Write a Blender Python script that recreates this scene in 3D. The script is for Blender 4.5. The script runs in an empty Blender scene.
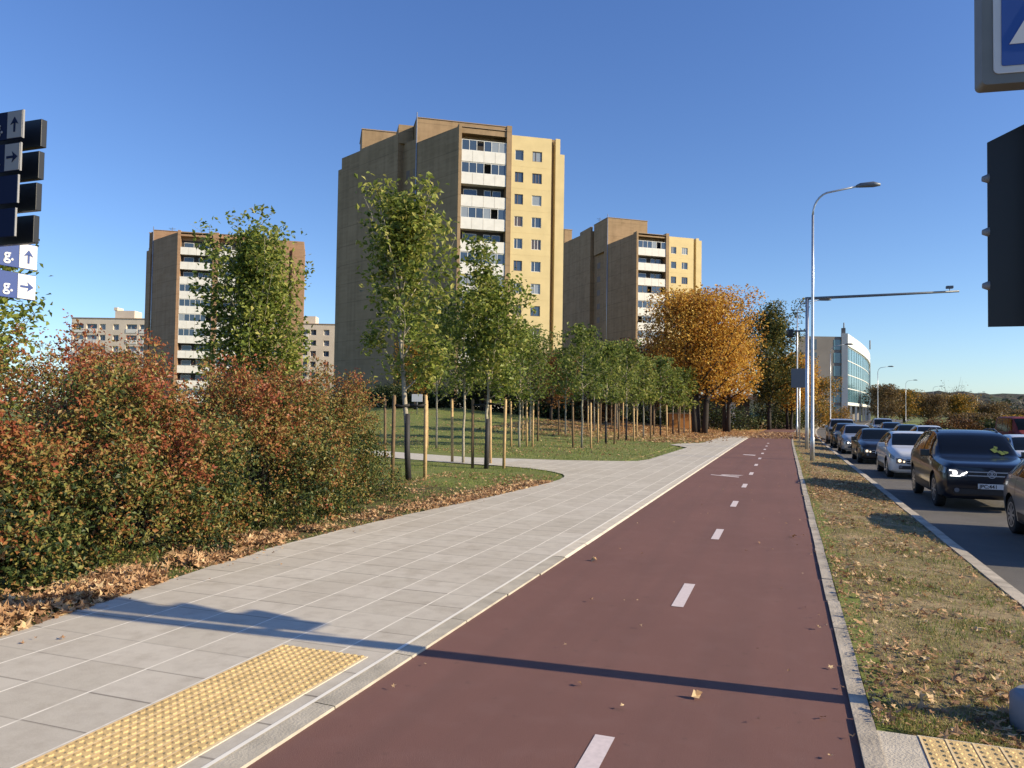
import bpy, math, random
import numpy as np
from mathutils import Vector, Matrix
R=math.radians
rnd=random.Random(7); rng=np.random.default_rng(7)
sc=bpy.context.scene
# ---------------------------------------------------------------- camera
cam=bpy.data.cameras.new('camera'); co=bpy.data.objects.new('camera',cam); sc.collection.objects.link(co)
YAW=R(19.657); PITCH=math.atan(25/765); ROLL=0.015
cam.sensor_width=36; cam.lens=36*765/1024; cam.clip_start=.05; cam.clip_end=6000
Mp=Matrix.Rotation(YAW,4,'Z')@Matrix.Rotation(PITCH,4,'X')@Matrix.Rotation(math.pi/2,4,'X')@Matrix.Rotation(ROLL,4,'Z')
co.matrix_world=Matrix.Translation((0,0,1.8))@Mp
sc.camera=co
# ---------------------------------------------------------------- world, sun, exposure
w=bpy.data.worlds.new('World'); sc.world=w; w.use_nodes=True
nt=w.node_tree; bg=nt.nodes['Background']
sky=nt.nodes.new('ShaderNodeTexSky'); sky.sky_type='NISHITA'; sky.sun_disc=False
EL=R(24.8); sky.sun_elevation=EL; sky.sun_rotation=R(86.7); sky.altitude=100; sky.air_density=1.0; sky.dust_density=.5; sky.ozone_density=2.2
tn=nt.nodes.new('ShaderNodeVectorMath'); tn.operation='MULTIPLY'; tn.inputs[1].default_value=(.80,.96,1.24)
nt.links.new(sky.outputs[0],tn.inputs[0]); tcw=nt.nodes.new('ShaderNodeTexCoord'); sx_=nt.nodes.new('ShaderNodeSeparateXYZ'); nt.links.new(tcw.outputs['Generated'],sx_.inputs[0])
def _m(op,a,b):
    n=nt.nodes.new('ShaderNodeMath'); n.operation=op
    for i,v in enumerate((a,b)):
        if isinstance(v,(int,float)): n.inputs[i].default_value=v
        else: nt.links.new(v,n.inputs[i])
    return n.outputs[0]
hz_=_m('ADD',1.0,_m('MULTIPLY',.72,_m('EXPONENT',_m('MULTIPLY',_m('MAXIMUM',sx_.outputs[2],0.0),-5.2),0.0)))   # the bright band of air low over the horizon
mrz=nt.nodes.new('ShaderNodeMapRange'); mrz.inputs[1].default_value=.05; mrz.inputs[2].default_value=.5; nt.links.new(sx_.outputs[2],mrz.inputs[0])
mt_=nt.nodes.new('ShaderNodeMix'); mt_.data_type='RGBA'; mt_.inputs[6].default_value=(1,1,.97,1); mt_.inputs[7].default_value=(1.10,1.20,1.36,1); nt.links.new(mrz.outputs[0],mt_.inputs[0])
tm_=nt.nodes.new('ShaderNodeVectorMath'); tm_.operation='MULTIPLY'; nt.links.new(tn.outputs[0],tm_.inputs[0]); nt.links.new(mt_.outputs[2],tm_.inputs[1])
ts_=nt.nodes.new('ShaderNodeVectorMath'); ts_.operation='SCALE'; nt.links.new(tm_.outputs[0],ts_.inputs[0]); nt.links.new(hz_,ts_.inputs['Scale'])
nt.links.new(ts_.outputs[0],bg.inputs[0]); bg.inputs[1].default_value=.074
sd=Vector((math.cos(EL)*.9984,math.cos(EL)*.057,math.sin(EL)))
sl=bpy.data.lights.new('sun','SUN'); so=bpy.data.objects.new('sun',sl); sc.collection.objects.link(so)
sl.energy=5.0; sl.angle=R(.53); sl.color=(1,.855,.60); so.rotation_euler=sd.to_track_quat('Z','Y').to_euler(); so.location=(40,0,40)
sc.view_settings.view_transform='Standard'; sc.view_settings.look='None'; sc.view_settings.exposure=0.5; sc.view_settings.gamma=1
sc.render.engine='CYCLES'; sc.cycles.max_bounces=6; sc.cycles.transparent_max_bounces=8; sc.cycles.caustics_reflective=False; sc.cycles.caustics_refractive=False
# ---------------------------------------------------------------- helpers: objects
def link(o,parent=None):
    sc.collection.objects.link(o)
    if parent is not None: o.parent=parent
    return o
def tag(o,label=None,cat=None,group=None,kind=None):
    if label: o['label']=label
    if cat: o['category']=cat
    if group: o['group']=group
    if kind: o['kind']=kind
    return o
def empty(name,loc=(0,0,0),rz=0,label=None,cat=None,group=None):
    o=bpy.data.objects.new(name,None); o.location=loc; o.rotation_euler=(0,0,rz); o.empty_display_size=.2
    link(o); return tag(o,label,cat,group)
def copy_tree(o,parent=None):
    c=o.copy(); link(c,parent)
    for ch in [k for k in sc.collection.objects if k.parent==o]: copy_tree(ch,c)
    return c
class MB:
    def __init__(s): s.v=[]; s.f=[]; s.m=[]; s.sm=[]
    def add(s,vs,fs,m=0,smooth=False):
        o=len(s.v); s.v+= [tuple(v) for v in vs]
        for f in fs: s.f.append(tuple(i+o for i in f)); s.m.append(m); s.sm.append(smooth)
    def box(s,x0,x1,y0,y1,z0,z1,m=0):
        s.add([(x0,y0,z0),(x1,y0,z0),(x1,y1,z0),(x0,y1,z0),(x0,y0,z1),(x1,y0,z1),(x1,y1,z1),(x0,y1,z1)],
              [(0,3,2,1),(4,5,6,7),(0,1,5,4),(1,2,6,5),(2,3,7,6),(3,0,4,7)],m)
    def prism(s,poly,z0,z1,m=0):
        n=len(poly); s.add([(x,y,z0) for x,y in poly]+[(x,y,z1) for x,y in poly],
          [tuple(range(n))[::-1],tuple(range(n,2*n))]+[(i,(i+1)%n,n+(i+1)%n,n+i) for i in range(n)],m)
    def slab(s,poly,y0,y1,m=0):  # polygon in xz extruded along y
        n=len(poly); s.add([(x,y0,z) for x,z in poly]+[(x,y1,z) for x,z in poly],
          [tuple(range(n)),tuple(range(n,2*n))[::-1]]+[((i+1)%n,i,n+i,n+(i+1)%n) for i in range(n)],m)
    def tube(s,pts,rad,n=8,m=0,cap=True,smooth=True):
        pts=[Vector(p) for p in pts]; k=len(pts)
        if not hasattr(rad,'__len__'): rad=[rad]*k
        o=len(s.v); up=None
        for i,p in enumerate(pts):
            d=(pts[min(i+1,k-1)]-pts[max(i-1,0)]).normalized()
            a=Vector((1,0,0)) if abs(d.x)<.9 else Vector((0,1,0))
            if up is not None: a=up
            b=d.cross(a).normalized(); a=b.cross(d).normalized(); up=a
            for j in range(n):
                t=2*math.pi*j/n; s.v.append(tuple(p+(a*math.cos(t)+b*math.sin(t))*rad[i]))
        for i in range(k-1):
            for j in range(n):
                j2=(j+1)%n; s.f.append((o+i*n+j,o+i*n+j2,o+(i+1)*n+j2,o+(i+1)*n+j)); s.m.append(m); s.sm.append(smooth)
        if cap:
            s.f.append(tuple(o+j for j in range(n))[::-1]); s.m.append(m); s.sm.append(False)
            s.f.append(tuple(o+(k-1)*n+j for j in range(n))); s.m.append(m); s.sm.append(False)
    def build(s,name,mats,parent=None,bevel=0):
        me=bpy.data.meshes.new(name); me.from_pydata(s.v,[],s.f)
        for m in (mats if isinstance(mats,(list,tuple)) else [mats]): me.materials.append(m)
        me.polygons.foreach_set('material_index',s.m); me.polygons.foreach_set('use_smooth',s.sm); me.update()
        o=link(bpy.data.objects.new(name,me),parent)
        if bevel:
            b=o.modifiers.new('bevel','BEVEL'); b.width=bevel; b.segments=2; b.limit_method='ANGLE'
        return o
def rawmesh(name,V,F,mat,tint=None,parent=None,smooth=False):
    """V (n,3), F (m,k) numpy -> object"""
    me=bpy.data.meshes.new(name); n,k=F.shape
    me.vertices.add(len(V)); me.vertices.foreach_set('co',np.ascontiguousarray(V,dtype=np.float32).ravel())
    me.loops.add(n*k); me.loops.foreach_set('vertex_index',F.astype(np.int32).ravel())
    me.polygons.add(n); me.polygons.foreach_set('loop_start',np.arange(0,n*k,k,dtype=np.int32)); me.polygons.foreach_set('loop_total',np.full(n,k,dtype=np.int32))
    me.polygons.foreach_set('use_smooth',np.full(n,smooth))
    if tint is not None:
        a=me.attributes.new('tint','FLOAT','FACE'); a.data.foreach_set('value',tint.astype(np.float32))
    me.materials.append(mat); me.update(calc_edges=True); me.validate()
    return link(bpy.data.objects.new(name,me),parent)
def leaves(name,P,size,mat,tint,parent=None,up=.3,wid=.62,fold=.18,g=rng):
    n=len(P); N=g.normal(size=(n,3)); N[:,2]=np.abs(N[:,2])*(1+up)+up; N/=np.linalg.norm(N,axis=1)[:,None]
    T=g.normal(size=(n,3)); T[:,2]-=.5; T-=N*(T*N).sum(1)[:,None]; T/=np.linalg.norm(T,axis=1)[:,None]; B=np.cross(N,T)
    s=np.asarray(size).reshape(-1,1)*np.ones((n,1))
    V=np.stack([P-T*s*.5,P-T*s*.08+B*s*wid*.5+N*s*fold,P+T*s*.5,P-T*s*.08-B*s*wid*.5+N*s*fold*.6],1).reshape(-1,3)
    F=np.arange(4*n).reshape(n,4)
    return rawmesh(name,V,F,mat,tint,parent)
def lobed(name,P,size,mat,tint,g,up=1.5,curl=.35):
    n=len(P); N=g.normal(size=(n,3)); N[:,2]=np.abs(N[:,2])*(1+up)+up; N/=np.linalg.norm(N,axis=1)[:,None]
    T=g.normal(size=(n,3)); T-=N*(T*N).sum(1)[:,None]; T/=np.linalg.norm(T,axis=1)[:,None]; B=np.cross(N,T); s=np.asarray(size).reshape(-1,1)*np.ones((n,1))*.5
    rad=[1,.42,.86,.40,.72,.30,.72,.40,.86,.42]; ca=g.uniform(-1,1,(n,1))*curl; cb=g.uniform(-.3,1,(n,1))*curl; V=[]
    for i,r in enumerate(rad):
        a=2*np.pi*i/10; u=r*math.cos(a)*g.uniform(.8,1.15,(n,1)); v=r*math.sin(a)*g.uniform(.8,1.15,(n,1))
        V.append(P+T*u*s+B*v*s+N*(ca*u*u+cb*v*v*1.2+.12*g.normal(size=(n,1))*r)*s)
    V=np.stack(V+[P-N*s*.02],1).reshape(-1,3)
    b=np.arange(n)[:,None]*11; F=np.concatenate([np.concatenate([b+10,b+i,b+(i+1)%10],1) for i in range(10)],0)
    return rawmesh(name,V,F,mat,np.tile(tint,10))
# ---------------------------------------------------------------- helpers: materials
def mat(name,col=(.5,.5,.5),rough=.6,metal=0,spec=.5,noise=0,nscale=5,bump=0,bscale=30,coat=0,emit=None,es=1,detail=5):
    m=bpy.data.materials.new(name); m.use_nodes=True; t=m.node_tree; b=t.nodes['Principled BSDF']
    b.inputs['Base Color'].default_value=(*col,1); b.inputs['Roughness'].default_value=rough; b.inputs['Metallic'].default_value=metal
    b.inputs['Specular IOR Level'].default_value=spec; b.inputs['Coat Weight'].default_value=coat; b.inputs['Coat Roughness'].default_value=.06
    tc=t.nodes.new('ShaderNodeTexCoord')
    if noise or True:
        nz=t.nodes.new('ShaderNodeTexNoise'); nz.inputs['Scale'].default_value=nscale; nz.inputs['Detail'].default_value=detail
        t.links.new(tc.outputs['Object'],nz.inputs['Vector'])
        mr=t.nodes.new('ShaderNodeMapRange'); mr.inputs[1].default_value=.3; mr.inputs[2].default_value=.7
        nn=noise or .04; mr.inputs[3].default_value=1-nn; mr.inputs[4].default_value=1+nn
        t.links.new(nz.outputs[0],mr.inputs[0])
        mx=t.nodes.new('ShaderNodeVectorMath'); mx.operation='SCALE'; mx.inputs[0].default_value=col
        t.links.new(mr.outputs[0],mx.inputs['Scale']); t.links.new(mx.outputs[0],b.inputs['Base Color'])
    if bump:
        n2=t.nodes.new('ShaderNodeTexNoise'); n2.inputs['Scale'].default_value=bscale; n2.inputs['Detail'].default_value=6
        t.links.new(tc.outputs['Object'],n2.inputs['Vector'])
        bp=t.nodes.new('ShaderNodeBump'); bp.inputs['Strength'].default_value=bump; bp.inputs['Distance'].default_value=.02
        t.links.new(n2.outputs[0],bp.inputs['Height']); t.links.new(bp.outputs[0],b.inputs['Normal'])
    if emit: b.inputs['Emission Color'].default_value=(*emit,1); b.inputs['Emission Strength'].default_value=es
    return m
def ramp(t,stops):
    r=t.nodes.new('ShaderNodeValToRGB'); e=r.color_ramp.elements
    while len(e)<len(stops): e.new(.5)
    for q,(p,c) in zip(e,stops): q.position=p; q.color=(*c,1)
    return r
def leafmat(name,stops,trans=.35,rough=.5):
    m=bpy.data.materials.new(name); m.use_nodes=True; t=m.node_tree; b=t.nodes['Principled BSDF']; out=t.nodes['Material Output']
    a=t.nodes.new('ShaderNodeAttribute'); a.attribute_name='tint'; r=ramp(t,stops); t.links.new(a.outputs['Fac'],r.inputs[0])
    t.links.new(r.outputs[0],b.inputs['Base Color']); b.inputs['Roughness'].default_value=rough; b.inputs['Specular IOR Level'].default_value=.35
    tr=t.nodes.new('ShaderNodeBsdfTranslucent'); t.links.new(r.outputs[0],tr.inputs[0])
    mx=t.nodes.new('ShaderNodeMixShader'); mx.inputs[0].default_value=trans
    t.links.new(b.outputs[0],mx.inputs[1]); t.links.new(tr.outputs[0],mx.inputs[2]); t.links.new(mx.outputs[0],out.inputs[0])
    return m
class NG:  # tiny node-graph helper
    def __init__(s,name):
        s.m=bpy.data.materials.new(name); s.m.use_nodes=True; s.t=s.m.node_tree; s.b=s.t.nodes['Principled BSDF']
        s.tc=s.t.nodes.new('ShaderNodeTexCoord'); s.P=s.tc.outputs['Object']
    def _in(s,sock,v):
        if isinstance(v,(int,float)): sock.default_value=v
        elif isinstance(v,tuple): sock.default_value=v if len(sock.default_value)==len(v) else (*v,1)
        else: s.t.links.new(v,sock)
    def math(s,op,a,b=0,c=0,clamp=False):
        n=s.t.nodes.new('ShaderNodeMath'); n.operation=op; n.use_clamp=clamp
        for i,v in enumerate((a,b,c)): s._in(n.inputs[i],v)
        return n.outputs[0]
    def noise(s,scale,detail=5,vec=None,rough=.5):
        n=s.t.nodes.new('ShaderNodeTexNoise'); n.inputs['Scale'].default_value=scale; n.inputs['Detail'].default_value=detail; n.inputs['Roughness'].default_value=rough
        s.t.links.new(vec or s.P,n.inputs['Vector']); return n.outputs[0]
    def mr(s,v,a,b,c=0,d=1):
        n=s.t.nodes.new('ShaderNodeMapRange'); s._in(n.inputs[0],v)
        for i,x in enumerate((a,b,c,d)): n.inputs[i+1].default_value=x
        return n.outputs[0]
    def mix(s,f,a,b,mode='MIX'):
        n=s.t.nodes.new('ShaderNodeMix'); n.data_type='RGBA'; n.blend_type=mode
        s._in(n.inputs[0],f); s._in(n.inputs[6],a); s._in(n.inputs[7],b); return n.outputs[2]
    def xyz(s):
        n=s.t.nodes.new('ShaderNodeSeparateXYZ'); s.t.links.new(s.P,n.inputs[0]); return n.outputs
    def comb(s,x,y,z=0.0):
        n=s.t.nodes.new('ShaderNodeCombineXYZ'); s._in(n.inputs[0],x); s._in(n.inputs[1],y); s._in(n.inputs[2],z); return n.outputs[0]
    def white(s,vec):
        n=s.t.nodes.new('ShaderNodeTexWhiteNoise'); n.noise_dimensions='3D'; s.t.links.new(vec,n.inputs[0]); return n.outputs[0]
    def bump(s,h,st=.5,d=.01):
        n=s.t.nodes.new('ShaderNodeBump'); n.inputs['Strength'].default_value=st; n.inputs['Distance'].default_value=d
        s.t.links.new(h,n.inputs['Height']); s.t.links.new(n.outputs[0],s.b.inputs['Normal'])
    def col(s,c,rough=.8):
        s._in(s.b.inputs['Base Color'],c); s.b.inputs['Roughness'].default_value=rough; s.b.inputs['Specular IOR Level'].default_value=.3; return s.m
# ---------------------------------------------------------------- terrain shape
def sst(a,b,x):
    t=min(1,max(0,(x-a)/(b-a))); return t*t*(3-2*t)
def curve(y):  # the street bends to the right far away
    if y<45: return 0.
    if y<240: return .00040*(y-45)**2
    return .0004*195**2+.156*(y-240)
def gz(x,y):
    xc=x-curve(y)
    if xc<-5.4:
        t=y-(26.5+max(0,-xc-9)*.33)
        h=sst(0,28,t)*min(1,max(0,(-xc-6)/20))**1.2*1.8
        return h-.012+.015*math.sin(x*1.7+y*.9)*sst(0,3,-5.4-xc)
    if xc<.5: return -.03
    if xc<2.25: return -.002-.125*(xc-.5)/1.75
    return -.31
# ---------------------------------------------------------------- ground materials
def ground_mat():
    g=NG('ground_mat'); n1=g.noise(.35,6); n2=g.noise(3,6); n3=g.noise(40,4,rough=.7)
    c=g.mix(g.mr(n2,.38,.62),(.14,.19,.035),(.22,.21,.07)); c=g.mix(g.mr(n1,.45,.65,0,.7),c,(.18,.22,.05))
    x,y,z=g.xyz()
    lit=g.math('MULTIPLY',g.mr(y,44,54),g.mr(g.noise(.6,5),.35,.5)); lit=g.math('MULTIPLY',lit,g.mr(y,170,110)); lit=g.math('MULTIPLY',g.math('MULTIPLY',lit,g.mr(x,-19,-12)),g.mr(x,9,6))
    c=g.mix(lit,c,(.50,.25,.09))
    soil=g.math('MULTIPLY',g.math('LESS_THAN',x,-5.6),g.math('LESS_THAN',y,16.0)); soil=g.math('MULTIPLY',soil,g.mr(n2,.4,.6,.4,.9))
    c=g.mix(soil,c,(.075,.05,.03))
    c=g.mix(g.mr(n3,.35,.75,0,.4),c,(.05,.045,.02),'MIX'); g.bump(n3,.4,.02); return g.col(c,.95)
def verge_mat():
    g=NG('verge_mat'); n2=g.noise(2.2,6); n3=g.noise(55,5,rough=.75); n4=g.noise(9,5)
    c=g.mix(g.mr(n2,.42,.58),(.48,.36,.20),(.27,.225,.09)); c=g.mix(g.mr(n4,.45,.7,0,.8),c,(.20,.15,.08))
    c=g.mix(g.mr(n3,.35,.7,0,.6),c,(.06,.045,.025)); g.bump(n3,.8,.03); return g.col(c,.95)
def path_mat():
    g=NG('path_mat'); n1=g.noise(.5,6); n2=g.noise(160,3,rough=.8); n3=g.noise(4,6)
    c=g.mix(g.mr(n1,.3,.7),(.160,.076,.062),(.188,.090,.073)); c=g.mix(g.mr(n3,.5,.75,0,.35),c,(.20,.11,.095))
    c=g.mix(g.mr(n2,.45,.75,0,.4),c,(.30,.18,.15)); xx,yy,zz=g.xyz(); st=g.noise(1.0,6,g.comb(g.math('MULTIPLY',xx,3.0),g.math('MULTIPLY',yy,.12))); c=g.mix(g.mr(st,.45,.7,0,.30),c,(.12,.068,.058)); sp=g.noise(9.0,3); c=g.mix(g.mr(sp,.66,.72,0,.35),c,(.10,.06,.05)); 
    vo=g.t.nodes.new('ShaderNodeTexVoronoi'); vo.inputs['Scale'].default_value=1.3; vo.feature='DISTANCE_TO_EDGE'; g.t.links.new(g.P,vo.inputs['Vector'])
    g.bump(n2,.5,.006); return g.col(c,.85)
def paver_mat(px=.5,py=.45,x0=-.04):
    g=NG('paver_mat'); x,y,z=g.xyz()
    u=g.math('DIVIDE',g.math('SUBTRACT',x,x0),px); v=g.math('DIVIDE',g.math('SUBTRACT',y,.03),py)
    r=g.white(g.comb(g.math('FLOOR',u),g.math('FLOOR',v))); r2=g.white(g.comb(g.math('FLOOR',v),g.math('FLOOR',u),3.3))
    n1=g.noise(.8,6); n2=g.noise(90,3,rough=.8); n3=g.noise(7,6)
    c=g.mix(r,(.50,.45,.365),(.59,.535,.445)); c=g.mix(g.mr(n1,.35,.7,0,.5),c,(.46,.40,.32)); c=g.mix(g.mr(n3,.45,.75,0,.5),c,(.38,.33,.265))
    d1=g.noise(2.3,8,rough=.65); c=g.mix(g.mr(d1,.52,.72,0,.55),c,(.33,.28,.21)); c=g.mix(g.mr(n2,.4,.8,0,.3),c,(.66,.62,.56))
    fu=g.math('FRACT',u); fv=g.math('FRACT',v)
    lu=g.math('LESS_THAN',g.math('ABSOLUTE',g.math('SUBTRACT',fu,.5)),.483) # 1 inside
    lv=g.math('LESS_THAN',g.math('ABSOLUTE',g.math('SUBTRACT',fv,.5)),.480)
    dk=g.mr(r2,.1,1,.1,.75)
    c=g.mix(g.math('MULTIPLY',g.math('SUBTRACT',1.0,lv),dk),c,(.09,.075,.06))
    c=g.mix(g.math('MULTIPLY',g.math('SUBTRACT',1.0,lu),g.mr(n3,.3,.6,.35,1)),c,(.82,.76,.65))
    g.bump(n2,.4,.004); return g.col(c,.85)
M={}
M['concrete']=mat('concrete',(.52,.455,.36),.85,noise=.12,nscale=6,bump=.4,bscale=60)
M['kerb']=mat('kerb',(.43,.37,.29),.85,noise=.3,nscale=3,bump=.4,bscale=50)
M['white_paint']=mat('white_paint',(.66,.56,.54),.7,noise=.08,nscale=30)
M['asphalt']=mat('asphalt',(.125,.113,.098),.85,noise=.15,nscale=1.2,bump=.5,bscale=150)
M['yellow']=mat('yellow',(.66,.46,.20),.8,noise=.16,nscale=5,bump=.3,bscale=80)
M['yellow_light']=mat('yellow_light',(.78,.60,.33),.8,noise=.1,nscale=9)
M['wood']=mat('wood',(.50,.34,.17),.8,noise=.2,nscale=10)
M['wood_shaded']=mat('wood_shaded',(.17,.11,.06),.8,noise=.2,nscale=10)  # stake wood darkened in its colour to stand for tree shade
M['rubber']=mat('rubber',(.012,.012,.012),.7)
M['galv']=mat('galv',(.50,.51,.53),.38,metal=.7,noise=.1,nscale=4)
M['darksteel']=mat('darksteel',(.13,.145,.17),.5,metal=.3)
M['black']=mat('black',(.008,.009,.012),.45)
M['bark']=mat('bark',(.10,.08,.06),.9,noise=.3,nscale=25,bump=.5,bscale=40)
M['bark_pale']=mat('bark_pale',(.34,.30,.23),.9,noise=.25,nscale=18)
M['bark_dark']=mat('bark_dark',(.035,.028,.024),.95,noise=.3,nscale=12)
M['guard']=mat('guard',(.03,.028,.03),.7,noise=.2,nscale=8)
# ---------------------------------------------------------------- the ground: one sheet
def grid(name,xs,ys,zf,m,xf=lambda x,y:x,parent=None):
    nx,ny=len(xs),len(ys); V=np.array([(xf(x,y),y,zf(xf(x,y),y)) for y in ys for x in xs])
    i=np.arange(nx-1)[None,:]+nx*np.arange(ny-1)[:,None]; i=i.ravel()
    return rawmesh(name,V,np.stack([i,i+1,i+nx+1,i+nx],1),m,None,parent)
ys=list(np.arange(-12,60,.8))+list(np.arange(60,150,3))+list(np.arange(150,330,10))+[360,400,460,540,650,800,1000,1500,2500,4000]
xs=[-2500,-900,-400,-250,-180,-130,-100,-80]+list(np.arange(-65,-20,3.0))+list(np.arange(-20,-6,1.0))+[-5.7,-5.41,-5.39,-2.4,0,.499,.501,2.249,2.251,9,20,40,80,160,320,700,1500,3000]
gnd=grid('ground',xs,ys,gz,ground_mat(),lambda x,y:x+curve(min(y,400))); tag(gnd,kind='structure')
ysv=[y for y in np.arange(4.86,60,.6)]+list(np.arange(60,240,5))
vg=grid('verge_grass',[.485,.8,1.2,1.6,2.0,2.235],ysv,lambda x,y:gz(x,y)+.012+.008*math.sin(x*9+y*5),verge_mat(),lambda x,y:x+curve(y)); tag(vg,kind='structure')
# cycle path
ysp=[y for y in np.arange(-6,60,1.5)]+list(np.arange(60,200,4))
o=grid('cycle_path',[-2.52,-1.2,.385],ysp,lambda x,y:0.0,path_mat(),lambda x,y:x+curve(y)); tag(o,kind='structure')
# right-hand kerb strip (slightly broken line of kerb stones) and its slabs
mb=MB(); y=-4.0
k=0
while y<170:
    L=1.0; c0=curve(y); c1=curve(y+L); j=rnd.uniform(-.006,.006); h=.012+rnd.uniform(0,.008)
    mb.add([(.385+j+c0,y+.006,h),(.49+j+c0,y+.006,h),(.49+j+c1,y+L-.006,h),(.385+j+c1,y+L-.006,h),(.385+j+c0,y+.006,-.1),(.49+j+c0,y+.006,-.1),(.49+j+c1,y+L-.006,-.1),(.385+j+c1,y+L-.006,-.1)],[(0,1,2,3),(0,4,5,1),(1,5,6,2),(2,6,7,3),(3,7,4,0)]); y+=L
o=mb.build('path_kerb',M['kerb']); tag(o,kind='structure')
# left kerb: pale bevelled strip between pavers and cycle path
mb=MB(); y=-4.0
while y<60:
    L=1.0; c0=curve(y); c1=curve(y+L); w0=sst(5.5,10,y)*.04+.0; a=-2.66; b=-2.515+w0; h=.022
    mb.add([(a+c0,y+.004,h),(b-.03+c0,y+.004,h),(b-.03+c1,y+L-.004,h),(a+c1,y+L-.004,h),(b+c0,y+.004,.004),(b+c1,y+L-.004,.004),(a+c0,y+.004,-.05),(a+c1,y+L-.004,-.05)] if y>8.5 else [(a+c0,y+.004,.021),(b-.004+c0,y+.004,.016),(b-.004+c1,y+L-.004,.016),(a+c1,y+L-.004,.021),(b+c0,y+.004,.0),(b+c1,y+L-.004,.0),(a+c0,y+.004,-.05),(a+c1,y+L-.004,-.05)],[(0,1,2,3),(1,4,5,2),(6,0,3,7)],0 if y>8.5 else 1); y+=L
M['kerb_flush']=mat('kerb_flush',(.42,.375,.30),.85,noise=.2,nscale=4,bump=.3,bscale=60); M['kerb_pale']=mat('kerb_pale',(.62,.55,.44),.8,noise=.1,nscale=5,bump=.3,bscale=60)
o=mb.build('pavement_kerb',[M['kerb_pale'],M['kerb_flush']]); tag(o,kind='structure')
# thin white joint line beside it
mb=MB()
for y in np.arange(-4,55,1.0):
    c0=curve(y);c1=curve(y+1); mb.add([(-2.685+c0,y,.0245),(-2.655+c0,y,.0245),(-2.655+c1,y+1,.0245),(-2.685+c1,y+1,.0245)],[(0,1,2,3)])
M['joint']=mat('joint',(.82,.77,.67),.8); o=mb.build('pavement_joint_line',M['joint']); tag(o,kind='structure')
# pavement with its uneven left edge
EDGE=[(-6,-5.4),(0,-5.42),(3,-5.46),(4.2,-5.62),(5.4,-5.8),(6.8,-5.97),(8.4,-6.1),(10,-6.05),(11.5,-5.95),(13,-5.8),(14.5,-5.66),(16,-5.55),(18.5,-5.43),(19.6,-5.5),(20.6,-5.8),(21.4,-6.4),(22.2,-7.4),(22.7,-8.6),(22.75,-8.7),(26.2,-8.7),(26.3,-7.4),(26.9,-5.6),(27.4,-4.95),(28.5,-4.75),(36,-4.65),(39,-4.6),(40.5,-5.2),(41.5,-5.8),(43.5,-5.6),(45.5,-4.5),(60,-4.3)]
def edge(y):
    for (a,b),(c,d) in zip(EDGE,EDGE[1:]):
        if y<=c: return b+(d-b)*(y-a)/(c-a)
    return -4.3
yp=sorted(set([round(v,3) for v in np.arange(-6,60,.5)]+[e[0] for e in EDGE]))
V=[];F=[]
for i,y in enumerate(yp):
    e=edge(y)+.015*math.sin(y*7)+.012*math.sin(y*17); V+=[(e+curve(y),y,.012),(-2.66+curve(y),y,.02)]
    if i: F.append((2*i-2,2*i-1,2*i+1,2*i))
o=rawmesh('pavement',np.array(V),np.array(F),paver_mat()); tag(o,kind='structure')
# side path that leaves to the left between the lawns
SP=[(-8.6,22.7,26.2),(-10.8,23.2,25.9),(-13,24.2,26.7),(-17,26.2,28.3),(-23,29.2,31.2),(-31,33,35.2),(-50,42,44.5)]
V=[];F=[]
for i,(x,a,b) in enumerate(SP):
    V+=[(x,a,max(gz(x,a),-.0)+.012+.0),(x,b,max(gz(x,b),0)+.012)]
    if i: F.append((2*i-2,2*i-1,2*i+1,2*i)[::-1])
M['sidepath']=mat('sidepath',(.54,.50,.43),.85,noise=.1,nscale=4)
o=rawmesh('side_path',np.array(V),np.array(F),M['sidepath']); tag(o,kind='structure')
# lane dashes and the painted arrow/sign of the cycle path
mb=MB()
for i in range(-1,14):
    y=4.0*i+4.3-1.03+(-.0); y=3.22+4.0*i; cx=-.93+curve(y+.5)
    if y>50: break
    mb.add([(cx-.055,y,.004),(cx+.055,y,.004),(cx+.055,y+1.0,.004),(cx-.055,y+1.0,.004)],[(0,1,2,3)])
# worn transverse mark at 21-24 m
mb.add([(-2.0,22.6,.004),(-1.2,22.1,.004),(-1.2,22.35,.004),(-2.0,22.75,.004)],[(0,1,2,3)])
mb.add([(-1.75,22.9,.004),(-1.65,22.6,.004),(-1.2,22.75,.004),(-1.1,22.95,.004)],[(0,1,2,3)])
mb.add([(-1.7,34.0,.004),(-1.2,33.6,.004),(-1.15,34.2,.004),(-1.65,34.4,.004)],[(0,1,2,3)])
o=mb.build('painted_lane_markings',M['white_paint']); tag(o,kind='structure')
# tactile paving: slabs with rows of raised dots
def tactile(x0,x1,y0,y1,z,name,sx,sy,slab):
    mb=MB(); mb.add([(x0,y0,z),(x1,y0,z),(x1,y1,z),(x0,y1,z)],[(0,1,2,3)],0)
    x=x0+sx/2
    while x<x1-.01:
        y=y0+sy/2
        while y<y1-.01:
            r=.021; q=.013; n=6; vs=[(x+r*math.cos(a*math.pi/3),y+r*math.sin(a*math.pi/3),z) for a in range(n)]+[(x+q*math.cos(a*math.pi/3),y+q*math.sin(a*math.pi/3),z+.006) for a in range(n)]
            mb.add(vs,[tuple(range(n,2*n))]+[(a,(a+1)%n,n+(a+1)%n,n+a) for a in range(n)],0)
            y+=sy
        x+=sx
    x=x0
    while x<x1+.001:   # pale joints
        mb.add([(x-.006,y0,z+.003),(x+.006,y0,z+.003),(x+.006,y1,z+.003),(x-.006,y1,z+.003)],[(0,1,2,3)],1); x+=slab
    o=mb.build(name,[M['yellow'],M['yellow_light']]); tag(o,kind='structure')
tactile(-3.5,-2.8,.6,4.84,.026,'tactile_paving',.0583,.0583,.1167)
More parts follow.
